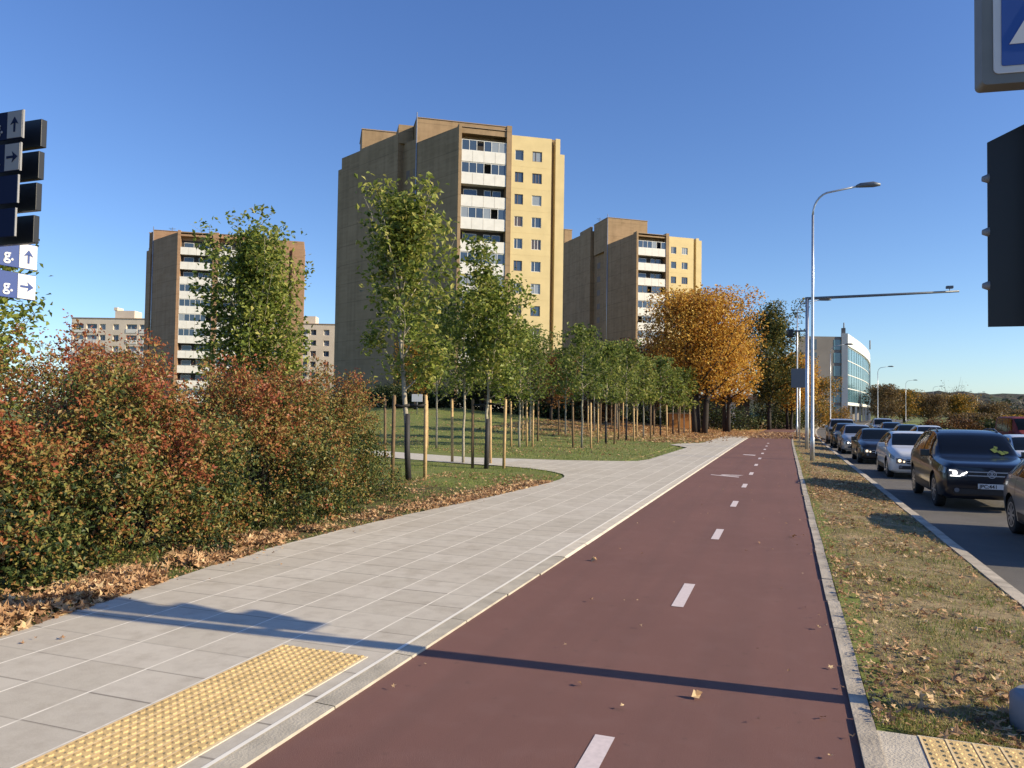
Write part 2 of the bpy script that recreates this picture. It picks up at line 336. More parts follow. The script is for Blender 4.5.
mb=MB(); mb.box(-3.51,-2.79,.5,4.85,.0,.0245); o=mb.build('tactile_paving_bed',M['kerb_pale']); tag(o,kind='structure')
tactile(.71,2.3,2.0,4.84,.016,'tactile_paving',.065,.06,.13)
mb=MB(); mb.box(.49,.70,2,4.84,-.1,.014); mb.box(.702,2.4,2,4.86,-.1,.012)
o=mb.build('concrete_slab',M['concrete']); tag(o,kind='structure')
# road, its kerb, lane marks
xr=[2.42,5.6,9.0,12.5,16.5]
ysr=[y for y in np.arange(-12,60,4.0)]+list(np.arange(60,400,10))
o=grid('road',xr,ysr,lambda x,y:-.25,M['asphalt'],lambda x,y:x+curve(y)); tag(o,kind='structure')
mb=MB(); y=-8.0
while y<220:
    L=1.0 if y<90 else 5.; c0=curve(y);c1=curve(y+L); j=rnd.uniform(-.008,.008)
    for (a,b,cc,d) in [(2.27,2.43,0,0)]:
        mb.add([(a+j+c0,y+.005,-.105),(b+j+c0,y+.005,-.112),(b+j+c1,y+L-.005,-.112),(a+j+c1,y+L-.005,-.105),(a+j+c0,y+.005,-.3),(b+j+c0,y+.005,-.3),(b+j+c1,y+L-.005,-.3),(a+j+c1,y+L-.005,-.3)],[(0,1,2,3),(0,4,5,1),(1,5,6,2),(2,6,7,3),(3,7,4,0)])
    y+=L
o=mb.build('road_kerb',M['kerb']); tag(o,kind='structure')
mb=MB()
for i in range(30):
    y=4+8*i; 
    for lx in (5.65,12.8):
        a=lx+curve(y); b=lx+curve(y+3); mb.add([(a-.06,y,-.245),(a+.06,y,-.245),(b+.06,y+3,-.245),(b-.06,y+3,-.245)],[(0,1,2,3)])
for i in range(60):
    y=i*4.; a=9.1+curve(y); b=9.1+curve(y+4); mb.add([(a-.06,y,-.245),(a+.06,y,-.245),(b+.06,y+4,-.245),(b-.06,y+4,-.245)],[(0,1,2,3)])
o=mb.build('painted_road_lines',M['white_paint']); tag(o,kind='structure')
# far wooded ridge
def hill():
    g=NG('hill_mat'); n1=g.noise(.02,8,rough=.65); n2=g.noise(.12,4)
    c=g.mix(g.mr(n1,.4,.6),(.045,.06,.035),(.10,.065,.045)); c=g.mix(g.mr(n2,.45,.6,0,.7),c,(.03,.035,.03)); g.bump(n2,1,6); g.col(c,1)
    xs=np.linspace(-300,1500,181); ys=np.linspace(820,1500,22); V=[]
    for y in ys:
        for x in xs:
            t=sst(820,1000,y); h=(25+5*math.sin(x*.006+.5)+2.5*math.sin(x*.021)+1.5*math.sin(x*.07+y*.02))*t*(1-.35*sst(700,1300,x))
            V.append((x,y,h-2+rnd.uniform(0,3.2)*t))
    nx=len(xs); i=(np.arange(nx-1)[None,:]+nx*np.arange(len(ys)-1)[:,None]).ravel()
    o=rawmesh('hill',np.array(V),np.stack([i,i+1,i+nx+1,i+nx],1),g.m); tag(o,kind='structure')
hill()
# ================================================================ BUILDINGS
def brickmat(nm,c1,c2):
    g=NG(nm); x,y,z=g.xyz(); n1=g.noise(.35,9,rough=.65); n2=g.noise(1.0,5,g.comb(g.math('MULTIPLY',x,1.2),g.math('MULTIPLY',y,1.2),g.math('MULTIPLY',z,.06)))
    c=g.mix(g.mr(n1,.35,.65),c1,c2); c=g.mix(g.mr(n2,.42,.68,0,.45),c,tuple(v*.62 for v in c1))
    fz=g.math('FRACT',g.math('DIVIDE',z,2.85)); c=g.mix(g.math('MULTIPLY',g.math('LESS_THAN',fz,.045),.4),c,tuple(v*.5 for v in c1))
    rw=g.white(g.comb(g.math('FLOOR',g.math('DIVIDE',z,.3)),g.math('FLOOR',g.math('DIVIDE',g.math('ADD',x,y),.9)))); c=g.mix(g.math('MULTIPLY',rw,.22),c,tuple(v*1.35 for v in c2))
    return g.col(c,.9)
M['brick']=brickmat('brick',(.27,.185,.105),(.34,.235,.14))
M['brick_red']=brickmat('brick_red',(.32,.19,.11),(.38,.24,.15))
M['panel']=mat('panel',(.66,.52,.27),.9,noise=.07,nscale=.6)
M['panel_pale']=mat('panel_pale',(.66,.56,.45),.9,noise=.08,nscale=.4)
M['balc']=mat('balc',(.70,.68,.64),.7,noise=.07,nscale=1.2)
M['glass']=mat('glass',(.045,.07,.11),.12,spec=.9)
M['glass_pale']=mat('glass_pale',(.26,.29,.32),.2,spec=.8)
M['glass_brown']=mat('glass_brown',(.10,.07,.055),.2,spec=.8)
M['frame']=mat('frame',(.68,.67,.64),.5)
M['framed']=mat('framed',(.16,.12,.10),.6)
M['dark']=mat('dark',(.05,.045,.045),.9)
M['roof']=mat('roof',(.10,.09,.085),.8)
M['tin']=mat('tin',(.30,.22,.15),.6)
def wall_open(mb,u0,u1,v0,v1,ops,y=0,depth=.18):
    us=sorted({u0,u1,*[a for o in ops for a in o[:2]]}); vs=sorted({v0,v1,*[a for o in ops for a in o[2:4]]})
    for a,b in zip(us,us[1:]):
        for c,d in zip(vs,vs[1:]):
            mu,mv=(a+b)/2,(c+d)/2
            if not any(o[0]<mu<o[1] and o[2]<mv<o[3] for o in ops):
                mb.add([(a,y,c),(b,y,c),(b,y,d),(a,y,d)],[(0,1,2,3)])
    for a,b,c,d in ops:
        e=y+depth; mb.add([(a,y,c),(b,y,c),(b,y,d),(a,y,d),(a,e,c),(b,e,c),(b,e,d),(a,e,d)],[(0,4,5,1),(1,5,6,2),(2,6,7,3),(3,7,4,0)])
def window(parent,a,b,c,d,y,fr,gl,mull=2,name='window'):
    f=MB(); t=.07
    f.box(a,b,y-.05,y+.03,c,c+t); f.box(a,b,y-.05,y+.03,d-t,d); f.box(a,a+t,y-.05,y+.03,c+t,d-t); f.box(b-t,b,y-.05,y+.03,c+t,d-t)
    for i in range(1,mull): x=a+(b-a)*(i/mull if mull!=2 else .38); f.box(x-.035,x+.035,y-.05,y+.03,c+t,d-t)
    o=f.build(name,fr,parent); p=MB(); p.add([(a+t,y,c+t),(b-t,y,c+t),(b-t,y,d-t),(a+t,y,d-t)],[(0,1,2,3)]); p.build('pane',gl,o); return o
def tower(name_label,loc,rz,bays,wd,tt,tops,seed,brick,floors=12,ftop=34.3,st=2.85,base=1.0,backw=16,antenna=()):
    """bays: list (kind,u0,u1,roof). wd: dark wall direction (local). tt: t values on that wall. tops: heights"""
    r=random.Random(seed); root=empty('apartment_tower',loc,rz,name_label,'building','brick apartment towers')
    U=bays[-1][2]
    Pd=lambda t:(wd[0]*t,wd[1]*t)
    body=MB(); t1,t2,t3,t4,t5=tt; hA,hB,hC,attA,attR,attB=tops
    # body behind the facade
    bot=-loc[2]-1 if loc[2]>0 else -1
    e=1.25
    def inner(t): p=Pd(t); return p
    kx=wd[0]/wd[1]
    A=[Pd(0),(bays[0][1] if False else .35,0),(.35,e),(U-.2,e),(U-.2,13.),(Pd(t1)[0],13.),Pd(t1)] if Pd(t1)[1]<13 else [Pd(0),(.35,0),(.35,e),(U-.2,e),(U-.2,13.),Pd(13/wd[1])]
    body.prism(A,bot,hA)
    q=.9  # windowed wing set back a little
    n=(wd[1],-wd[0])  # inward normal of the dark wall
    a=Pd(t1);b=Pd(t2); body.prism([(a[0]+n[0]*q,a[1]+n[1]*q),(a[0]+n[0]*9,a[1]+n[1]*9),(b[0]+n[0]*9,b[1]+n[1]*9),(b[0]+n[0]*q,b[1]+n[1]*q)],bot,hB-1.2)
    b=Pd(t2);c=Pd(t3);d=Pd(t4); f=Pd(t5)
    body.prism([b,(b[0]+n[0]*11,b[1]+n[1]*11),(c[0]+n[0]*11,c[1]+n[1]*11),c],bot,hB)
    body.prism([c,(c[0]+n[0]*10.9,c[1]+n[1]*10.9),(d[0]+n[0]*10.9,d[1]+n[1]*10.9),d],bot,hC)
    body.prism([(d[0]+n[0]*.4,d[1]+n[1]*.4),(d[0]+n[0]*8,d[1]+n[1]*8),(f[0]+n[0]*8,f[1]+n[1]*8),(f[0]+n[0]*.4,f[1]+n[1]*.4)],bot,hC-1.4)
    body.build('wall',brick,root)
    # attic storeys
    at=MB(); a=Pd(t1-.0)
    at.box(a[0]+.02,U*.58,a[1]+.02,a[1]+7,hA-1,attA); at.build('attic',brick,root); at=MB(); b=Pd(t2-.01); at.box(b[0]+.05,a[0]-.05,b[1],b[1]+6,hB-1.3,attR); at.build('attic',brick,root); at=MB(); c=Pd(t3-.02)
    at.box(c[0]+.05,b[0]+1,c[1]+.05,c[1]+6.5,hB-.5,attB); at.build('attic',brick,root)
    rf=MB(); rf.box(a[0]-.08,U*.58+.1,a[1]-.08,a[1]+7.1,attA+.003,attA+.09); rf.box(c[0]-.05,b[0]+1.1,c[1]-.05,c[1]+6.6,attB+.003,attB+.14)
    rf.box(.2,6.1,-.06,e,hA+.003,hA+.08)
    rf.build('parapet_capping',M['tin'],root)
    # small flat dark window and loggia panels in the set-back wing
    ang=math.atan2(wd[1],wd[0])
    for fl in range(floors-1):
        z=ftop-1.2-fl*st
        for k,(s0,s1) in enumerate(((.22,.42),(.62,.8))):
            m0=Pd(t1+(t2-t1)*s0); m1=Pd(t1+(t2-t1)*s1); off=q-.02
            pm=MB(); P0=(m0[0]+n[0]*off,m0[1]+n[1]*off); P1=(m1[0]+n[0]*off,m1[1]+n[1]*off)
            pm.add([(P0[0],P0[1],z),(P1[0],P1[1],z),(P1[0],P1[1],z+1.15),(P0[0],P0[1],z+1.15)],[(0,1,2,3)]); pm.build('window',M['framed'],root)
    dp=MB(); a=Pd(t1-.06); off=-.06; dp.tube([(a[0]+n[0]*off,a[1]+n[1]*off,0),(a[0]+n[0]*off,a[1]+n[1]*off,attA+.7)],.075,6); dp.build('downpipe',M['galv'],root)
    for kind,u0,u1,h in bays:
        if kind=='pil':
            p=MB(); p.box(u0,u1,-.12,e+.02,bot,h); p.build('pilaster',brick,root)
        elif kind=='strip':
            p=MB(); p.box(u0,u1,.0,3.5,bot,h); p.build('corner_pier',M['panel'] if brick is M['brick'] else brick,root)
        elif kind=='rec':
            p=MB(); p.box(u0,u1,.9,1.3,bot,h); p.build('recess',brick,root)
        elif kind=='balc':
            tb=MB(); tb.box(u0,u1,.05,e,ftop+2.15,h); tb.build('balcony_lintel',brick,root)
            for fl in range(floors):
                zt=ftop-fl*st; z0=zt-1.42
                if z0<-.5: continue
                b=MB(); b.box(u0+.03,u1-.03,-.02,.10,z0,zt); b.box(u0+.03,u1-.03,.10,e-.005,z0+.02,z0+.2)
                nn=4
                for i in range(1,nn): x=u0+(u1-u0)*i/nn; b.box(x-.012,x+.012,-.035,-.0205,z0+.05,zt-.03,1)
                bo=b.build('balcony',[M['balc'],M['concrete']],root)
                # back wall with door and window
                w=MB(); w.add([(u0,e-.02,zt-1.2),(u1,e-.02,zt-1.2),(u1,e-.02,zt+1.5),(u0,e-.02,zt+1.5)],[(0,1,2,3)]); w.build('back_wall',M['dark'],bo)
                g=r.random()
                if g<.55:
                    fr=MB(); k=6; y=.04
                    for i in range(k+1): x=u0+.05+(u1-u0-.1)*i/k; fr.box(x-.035,x+.035,y-.03,y+.03,zt+.003,zt+1.36)
                    fr.box(u0+.05,u1-.05,y-.025,y+.025,zt+1.30,zt+1.37); fr.box(u0+.05,u1-.05,y-.025,y+.025,zt+.003,zt+.06)
                    fo=fr.build('balcony_glazing',M['frame'] if r.random()<.75 else M['framed'],bo)
                    for i in range(k):
                        if r.random()<.12: continue
                        x0=u0+.05+(u1-u0-.1)*i/k; x1=x0+(u1-u0-.1)/k
                        pn=MB(); pn.add([(x0+.03,y+.01,zt+.06),(x1-.03,y+.01,zt+.06),(x1-.03,y+.01,zt+1.3),(x0+.03,y+.01,zt+1.3)],[(0,1,2,3)])
                        pn.build('pane',M['glass'] if r.random()<.7 else M['glass_pale'],bo)
                else:
                    for x0,x1,zz in ((u0+.5,u0+2.3,zt-.2),(u0+3.2,u0+4.1,zt-1.1),(u0+4.3,u1-.4,zt-.2)):
                        if x1<=x0: continue
                        f=MB(); f.box(x0,x1,e-.08,e-.03,zz,zt+1.1); fo=f.build('balcony_window',M['frame'],bo)
                        p=MB(); p.box(x0+.08,x1-.08,e-.11,e-.081,zz+.08,zt+1.02); p.build('pane',M['glass'],bo)
        elif kind=='win':
            ops=[]; w=(u1-u0)
            cols=[(u0+w*.09,u0+w*.30),(u0+w*.52,u0+w*.76)]
            for fl in range(floors):
                zc=ftop-fl*st
                if zc<2: continue
                for a,b in cols: ops.append((a,b,zc-.66,zc+.66))
            wl=MB(); wall_open(wl,u0,u1,bot,h,ops,0); wl.add([(u1,0,bot),(u1,1.25,bot),(u1,1.25,h),(u1,0,h)],[(0,1,2,3)]); wl.add([(u0,0,h),(u1,0,h),(u1,1.25,h),(u0,1.25,h)],[(0,1,2,3)])
            for fl in range(floors):  # panel joints
                z=ftop-fl*st-1.42; wl.box(u0,u1,-.012,-.002,z-.02,z+.02)
            wl.build('facade_wall',M['panel'] if brick is M['brick'] else brick,root)
            for a,b,c,d in ops:
                rr=r.random(); window(root,a,b,c,d,.14,M['frame'] if r.random()<.6 else M['framed'],M['glass'] if rr<.62 else (M['glass_pale'] if rr<.8 else M['glass_brown']),r.choice((1,2,2,3)))
    for (ax,ay,az,h) in antenna:
        m=MB(); m.tube([(ax,ay,az-.2),(ax,ay,az+h)],.05,5); m.tube([(ax-.7,ay,az+h*.8),(ax+.7,ay,az+h*.8)],.03,4); m.tube([(ax-.5,ay,az+h*.6),(ax+.5,ay,az+h*.6)],.03,4); m.build('roof_antenna',M['darksteel'],root)
    return root
def loc_dir(world_deg,rz_deg): a=R(world_deg-rz_deg); return (math.cos(a),math.sin(a))
b2b=[('pil',0,.38,37.6),('balc',.38,6.2,37.1),('pil',6.2,6.85,37.9),('win',6.85,12.2,36.8),('rec',12.2,12.75,36.2),('strip',12.75,13.35,36.9),('strip',13.352,13.95,34.9)]
tower('nearest brick apartment tower with white balconies, tallest in the view, behind the young trees',(-38.69,87.06,0),R(33.7),b2b,loc_dir(154,33.7),(8.7,12.95,22,27.3,28.9),(37.2,39.5,39.3,40.6,40.8,42.4),3,M['brick'],antenna=((2,12,40.6,1.2),(5,11,40.6,1.)))
b3b=[('pil',0,.38,35.6),('balc',.38,6.2,35.0),('pil',6.2,6.85,35.7),('win',6.85,12.2,35.2),('rec',12.2,12.75,34.6),('strip',12.75,13.35,35.3),('strip',13.352,13.95,34.9)]
tower('distant tan brick tower to the right of the tallest one, above the orange maple',(-26.44,142.41,0),R(37),b3b,loc_dir(131,37),(11.3,18.9,32,36,38),(35.3,39.7,39.3,40.8,40.6,42.8),11,M['brick'],ftop=32.6,antenna=((0,17,40.8,1.4),(9,14,36,3.6)))
b1b=[('pil',0,.5,35.2),('balc',.5,6.4,34.5),('pil',6.4,7.4,35.2),('balc',7.4,13.6,34.2),('pil',13.6,14.4,35.0),('win',14.4,20.6,33.6),('rec',20.6,21.2,33),('strip',21.2,23.6,33.0)]
tower('smaller reddish brick tower at the left, half hidden behind a green tree',(-109.96,115.76,0),R(33.7),b1b,loc_dir(157,33.7),(11.3,12.5,13.5,14.5,15.),(34.8,33.5,33.,36.9,36.7,36.6),23,M['brick_red'],ftop=32.0,antenna=((4,12,37,2.2),(-3,11,37,1.)))
def low_block(label,p0,p1,h,seed,dep=12,att=None):
    r=random.Random(seed); dx,dy=p1[0]-p0[0],p1[1]-p0[1]; L=math.hypot(dx,dy); root=empty('apartment_block',(p0[0],p0[1],0),math.atan2(dy,dx),label,'building','low pale apartment blocks')
    b=MB(); ops=[]; sp=3.4; k=int(L/sp)
    zs=[h-2.1-2.8*i for i in range(5)]
    kinds=[]
    for i in range(k):
        loggia=(i%4 in (0,1)); kinds.append(loggia)
        for z in zs: ops.append((i*sp+.4,i*sp+(sp-.3 if loggia else 1.9),z-(.5 if loggia else .7),z+.75))
    wall_open(b,0,L,0,h,ops,0,.5 if True else .2); b.box(0,L,.5,dep,0,h)
    b.build('wall',M['panel_pale'],root)
    c=MB(); c.box(-.15,L+.15,-.12,dep+.1,h+.003,h+.25); c.build('roof',M['tin'],root)
    if att: a=MB(); a.box(att[0],att[1],2,6,h+.25,h+2.4); a.box(att[0]-.3,att[0]+.6,1.9,5,h+2.4,h+3.2); a.build('stair_head',M['panel_pale'],root)
    for j,(a,bb,cc,d) in enumerate(ops):
        window(root,a+.01,bb-.01,cc+.01,d-.01,.4,M['frame'],M['glass'] if r.random()<.6 else M['glass_pale'],2)
        if bb-a>2: 
            p=MB(); p.box(a-.1,bb+.1,-.1,-.02,cc-.95,cc+.05); p.build('balcony',M['balc'],root)
low_block('low pale apartment block left of the reddish tower, above the red-leaved shrubs',(-171.81,145.7),(-150.3,153.4),23.3,1,att=(10,15))
low_block('low pale apartment block between the left tower and the tallest tower',(-124,168),(-108,174.5),23.2,2,att=(3,8))
# office with the curved glass front
def office():
    root=empty('office_building',(12.37,179.63,0),0,'glass fronted office building on white columns beside the road','building')
    M['office_grey']=mat('office_grey',(.19,.175,.165),.8,noise=.1,nscale=.3); M['office_white']=mat('office_white',(.66,.66,.62),.6,noise=.05,nscale=.5)
    M['curtain']=mat('curtain',(.09,.19,.24),.15,spec=.8,noise=.2,nscale=.15,metal=.0)
    # facade arc from (0,0) to (14.9,100.9) bulging towards the road
    n=22; arc=[]
    for i in range(n+1):
        t=i/n; bx=13.6*t+math.sin(math.pi*t)*2.0; arc.append((bx,100.9*t))
    w=MB(); w.prism([(-10.2,-3.6),(-.6,-.1),(-.6,3),(-9,3)],0,18.5); w.prism([(-9,3),(-1.2,3),(-1.6+13,98),(-2,98)],0,17.7); w.build('wall',M['office_grey'],root)
    # vertical glazed bay in the end wall
    dx,dy=9.6,3.5; L=math.hypot(dx,dy)
    def ep(s,o=-.05): return (-10.2+dx*s+dy/L*(-o)*-1*-1, -3.6+dy*s-dx/L*.05*1)
    for s0,s1,m,nm in ((.30,.44,'glass','stair_glazing'),(.80,.97,'curtain','corner_glazing'),(.06,.22,'glass_brown','side_glazing')):
        for k in range(6 if nm!='side_glazing' else 5):
            z=1.4+2.85*k; g=MB(); a=ep(s0);b=ep(s1); g.add([(a[0],a[1],z),(b[0],b[1],z),(b[0],b[1],z+2.2),(a[0],a[1],z+2.2)],[(0,1,2,3)]); g.build(nm,M[m],root)
    # glass: panels per bay and storey
    for i in range(n):
        (x0,y0),(x1,y1)=arc[i],arc[i+1]; g=MB()
        g.add([(x0,y0,4.3),(x1,y1,4.3),(x1,y1,16.6),(x0,y0,16.6)],[(0,1,2,3)])
        for z in (4.3,7.4,10.4,13.5,16.5): g.add([(x0+.06,y0,z-.1),(x1+.06,y1,z-.1),(x1+.06,y1,z+.1),(x0+.06,y0,z+.1)],[(0,1,2,3)],1)
        g.add([(x0+.07,y0,4.3),(x0+.07,y0+.28,4.3),(x0+.07,y0+.28,16.6),(x0+.07,y0,16.6)],[(0,1,2,3)],1)
        g.build('glass_panel',[M['curtain'],M['office_white']],root)
    c=MB()
    for i in range(n):
        (x0,y0),(x1,y1)=arc[i],arc[i+1]
        for z0,z1,o in ((16.6,19.2,.35),(3.7,4.3,.3)):
            c.add([(x0+o,y0,z0),(x1+o,y1,z0),(x1+o,y1,z1),(x0+o,y0,z1),(x0-1,y0,z0),(x1-1,y1,z0),(x1-1,y1,z1),(x0-1,y0,z1)],[(0,1,2,3),(3,2,6,7),(1,0,4,5)])
    c.add([(-1,0,16.6),(.35,0,16.6),(.35,0,19.2),(-1,0,19.2)],[(0,1,2,3)])
    c.box(-.9,.35,-.6,1.2,0,19.2); c.box(13.0,14.5,100.9,102,0,19)
    c.build('fascia',M['office_white'],root)
    for i in range(0,n,2):
        x,y=arc[i]; 
        if i==0: continue
        p=MB(); p.box(x-.35,x+.1,y-.3,y+.3,0,3.7); p.build('column',M['office_white'],root)
    r=MB(); r.box(-.9,-.1,-.2,.9,19.2,20.4); r.tube([(-.4,.4,20.4),(-.4,.4,21.6)],.12,6); r.build('roof_unit',M['office_grey'],root)
    r=MB(); r.tube([(9,45,19.2),(9,45,21.6)],.15,6); r.build('mast',M['office_grey'],root)
    g=MB(); g.box(.36,.75,8,11,0,3.6); g.build('entrance',M['glass_pale'],root)
office()
# low dark pavilion behind the maples
pv=empty('pavilion',(-15.5,86,0),R(10),'low dark pavilion with pale panels, behind the maple trunks','building')
b=MB(); b.box(0,12,0,8,0,3.3); b.build('wall',M['dark'],pv); b=MB(); b.box(-.6,12.6,-.9,8.6,3.303,3.7); b.build('roof',M['panel_pale'],pv)
for x0 in (.6,3.4,9.2): b=MB(); b.box(x0,x0+1.3,-.06,-.005,.5,2.9); b.build('door',M['frame'],pv)
kb=empty('kiosk',(-10.3,73,0),R(12),'small orange wooden kiosk box at the foot of the maple trunks','kiosk')
M['orange']=mat('orange',(.55,.24,.07),.8); b=MB(); b.box(0,2.3,0,1.5,0,1.55); b.build('body',M['orange'],kb); b=MB(); b.box(-.1,2.4,-.12,1.6,1.553,1.68); b.build('lid',M['tin'],kb)
# ================================================================ TREES
GREEN=[(0,(.04,.07,.012)),(.3,(.11,.16,.03)),(.65,(.26,.30,.055)),(1,(.46,.42,.12))]
M['lf_linden']=leafmat('leaf_linden',GREEN,.4)
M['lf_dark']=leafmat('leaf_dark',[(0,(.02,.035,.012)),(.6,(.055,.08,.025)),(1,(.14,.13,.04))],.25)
M['lf_row']=leafmat('leaf_row',[(0,(.06,.10,.022)),(.45,(.18,.23,.05)),(1,(.42,.40,.11))],.5)
M['lf_orange']=leafmat('leaf_orange',[(0,(.16,.06,.015)),(.3,(.42,.18,.03)),(.65,(.66,.39,.07)),(1,(.82,.58,.13))],.4)
M['lf_mixed']=leafmat('leaf_mixed',[(0,(.05,.07,.02)),(.4,(.18,.15,.03)),(.7,(.42,.22,.04)),(1,(.60,.32,.05))],.35)
M['lf_olive']=leafmat('leaf_olive',[(0,(.025,.04,.012)),(.5,(.075,.095,.025)),(.8,(.18,.16,.04)),(1,(.38,.26,.05))],.3)
M['lf_rust']=leafmat('leaf_rust',[(0,(.05,.03,.015)),(.5,(.15,.075,.03)),(1,(.30,.14,.04))],.3)
M['lf_brown']=leafmat('leaf_brown',[(0,(.06,.055,.03)),(.5,(.16,.10,.05)),(1,(.30,.20,.07))],.3)
M['lf_yg']=leafmat('leaf_yellowgreen',[(0,(.06,.08,.02)),(.5,(.18,.18,.03)),(1,(.38,.30,.05))],.35)
def tree(name,x,y,H,W,cb,leafm,barkm,nleaf,lsize,label,cat='tree',group=None,seed=0,trunk_r=.05,guard=False,columnar=.55,nb=16,gaps=.0,droop=0,tint=(.5,.22),multi=1,z=None,bare=False,lean=0,upper=None):
    r=random.Random(seed); g=np.random.default_rng(seed+100); z0=gz(x,y) if z is None else z
    root=empty(name,(x,y,z0),0,label,cat,group); tb=MB(); A=[]; Wt=[]
    for mt in range(multi):
        ox=0 if multi==1 else r.uniform(-.5,.5)*W*.1; oy=0 if multi==1 else r.uniform(-.3,.3)
        pts=[];k=9
        for i in range(k+1):
            t=i/k; pts.append(Vector((ox*(1+t*1.5)+lean*t*H+r.uniform(-1,1)*.012*H*t,oy+r.uniform(-1,1)*.012*H*t,H*.96*t)))
        rad=[trunk_r*(1-.85*(i/k)**.9)+.008 for i in range(k+1)]
        tb.tube(pts,rad,8 if trunk_r>.03 else 6)
        def tp(t): i=min(k-1,int(t*k)); return pts[i].lerp(pts[i+1],t*k-i)
        c0=cb/H
        for j in range(nb):
            t=c0+(1-c0)*((j+r.random()*.6)/nb)*.95; p=tp(t); s=(t-c0)/(1-c0)
            prof=math.sin(math.pi*min(1,(s*.86+.16))**.8)**.7
            L=W*.5*prof*r.uniform(.7,1.12)+.12*W*.3; a=j*2.39996+r.uniform(-.5,.5)+mt*1.1
            el=columnar*(0.7+.5*s)*r.uniform(.8,1.2)*1.3-droop
            d=Vector((math.cos(a)*math.cos(el),math.sin(a)*math.cos(el),math.sin(el)))
            bp=[p]; m=5; dd=d.copy(); LL=L/max(.35,math.cos(el))
            for q in range(m):
                dd=(dd+Vector((r.uniform(-.18,.18),r.uniform(-.18,.18),.10-droop*.3))).normalized(); bp.append(bp[-1]+dd*LL/m)
            br=max(.006,trunk_r*.38*(1-.6*s)); tb.tube(bp,[br*(1-.8*q/m) for q in range(m+1)],5,cap=False)
            for q in range(1,m+1):
                for e in range(2):
                    if r.random()<gaps: continue
                    s1=bp[q]; sd=(dd*.5+Vector((r.uniform(-1,1),r.uniform(-1,1),r.uniform(-.35,.7)))).normalized(); ls=L*r.uniform(.18,.42)*(1.15-.08*q)
                    s2=s1+sd*ls
                    if trunk_r<.12: tb.tube([s1,s1.lerp(s2,.55)+Vector((0,0,.02)),s2],[br*.4,br*.28,.003],4,cap=False)
                    for f in (.45,.75,1.0): A.append(s1.lerp(s2,f)); Wt.append(.6+.5*f)
    AA=np.array([tuple(a) for a in A]); kz=(H-lsize*.6)/np.percentile(AA[:,2],99.3); kr=(W*.5)/np.percentile(np.hypot(AA[:,0],AA[:,1]),96)
    k_=lambda v:(v[0]*(1+(kr-1)*min(1,v[2]/max(cb,.5))),v[1]*(1+(kr-1)*min(1,v[2]/max(cb,.5))),v[2]*kz)
    tb.v=[k_(v) for v in tb.v]; A=[k_(a) for a in A]
    tr=tb.build('trunk',barkm,root)
    if guard:
        gm=MB(); gm.tube([(pts[0].x,pts[0].y,0),(pts[1].x,pts[1].y,H*.11),(pts[2].x,pts[2].y,min(H*.22,1.75))],[trunk_r*1.35,trunk_r*1.2,trunk_r*1.15],8); gm.build('trunk_guard',M['guard'],root)
    if bare: return root
    A=np.array([tuple(a) for a in A]); idx=g.integers(0,len(A),nleaf); sig=(W*.5)*.08+lsize*.5
    P=A[idx]+g.normal(size=(nleaf,3))*sig*np.array([1,1,.85])
    ct=g.normal(size=len(A))*.5; ti=np.clip(tint[0]+tint[1]*(ct[idx]+g.normal(size=nleaf)*.8),0,1)
    P[:,2]=np.maximum(P[:,2],.1); kk=(np.hypot(P[:,0],P[:,1])<W*.56)&(P[:,2]<H+.05); P=P[kk]; ti=ti[kk]; nleaf=len(P)
    leaves('crown',P,lsize*g.uniform(.7,1.25,nleaf),leafm,ti,root,g=g)
    return root
def stake(x,y,h,label,m='wood',lean=(0,0)):
    z=gz(x,y); b=MB(); b.tube([(0,0,-.1),(lean[0]*.5,lean[1]*.5,h*.5),(lean[0],lean[1],h-.04),(lean[0],lean[1],h)],[.05,.049,.047,.03],8)
    o=b.build('wooden_stake',M[m]); o.location=(x,y,z); tag(o,label,'tree stake','wooden stakes round the young trees'); return o
def strap(p,q,label):
    b=MB(); p=Vector(p);q=Vector(q); m=p.lerp(q,.5)+Vector((0,0,-.03)); b.tube([p,m,q],[.045,.035,.045],6); o=b.build('tree_strap',M['rubber']); tag(o,label,'tree strap','black straps tying the young trees'); return o
YT='young staked street trees'
tree('young_tree',-8.80,17.1,7.5,3.0,2.75,M['lf_linden'],M['bark_pale'],5600,.165,'tall young tree with dark trunk wrap, nearest tree behind the shrubs',group=YT,seed=2,trunk_r=.06,guard=True,columnar=1.0,nb=15,tint=(.62,.26),gaps=.3,lean=-.05)
tree('young_tree',-8.52,21.65,6.9,3.2,2.8,M['lf_linden'],M['bark_pale'],6600,.155,'young tree with dark wrapped trunk right at the bend of the side path',group=YT,seed=5,trunk_r=.06,guard=True,columnar=.85,nb=16,tint=(.5,.26),gaps=.15)
tree('young_tree',-9.97,23.25,6.0,3.0,2.6,M['lf_linden'],M['bark_pale'],3600,.13,'young tree with thin pale trunk just left of the dark wrapped one at the bend',group=YT,seed=8,trunk_r=.045,columnar=.7,nb=16,tint=(.38,.2))
tree('young_tree',-11.6,33.6,5.6,4.0,2.1,M['lf_linden'],M['bark_pale'],4200,.14,'young tree on the lawn between the bend tree and the long row',group=YT,seed=9,trunk_r=.05,columnar=.6,nb=16,tint=(.42,.2))
tree('young_tree',-14.6,31.,6.2,3.6,2.2,M['lf_linden'],M['bark_pale'],3400,.14,'young tree on the lawn far left of the long row, behind the first stakes',group=YT,seed=19,trunk_r=.05,columnar=.6,nb=16,tint=(.4,.2))
tree('green_tree',-17.6,22.2,8.4,3.9,1.5,M['lf_linden'],M['bark_pale'],16000,.185,'bushy green tree in front of the reddish tower at the left',seed=13,trunk_r=.08,columnar=1.0,nb=22,multi=2,tint=(.55,.25),gaps=.0)
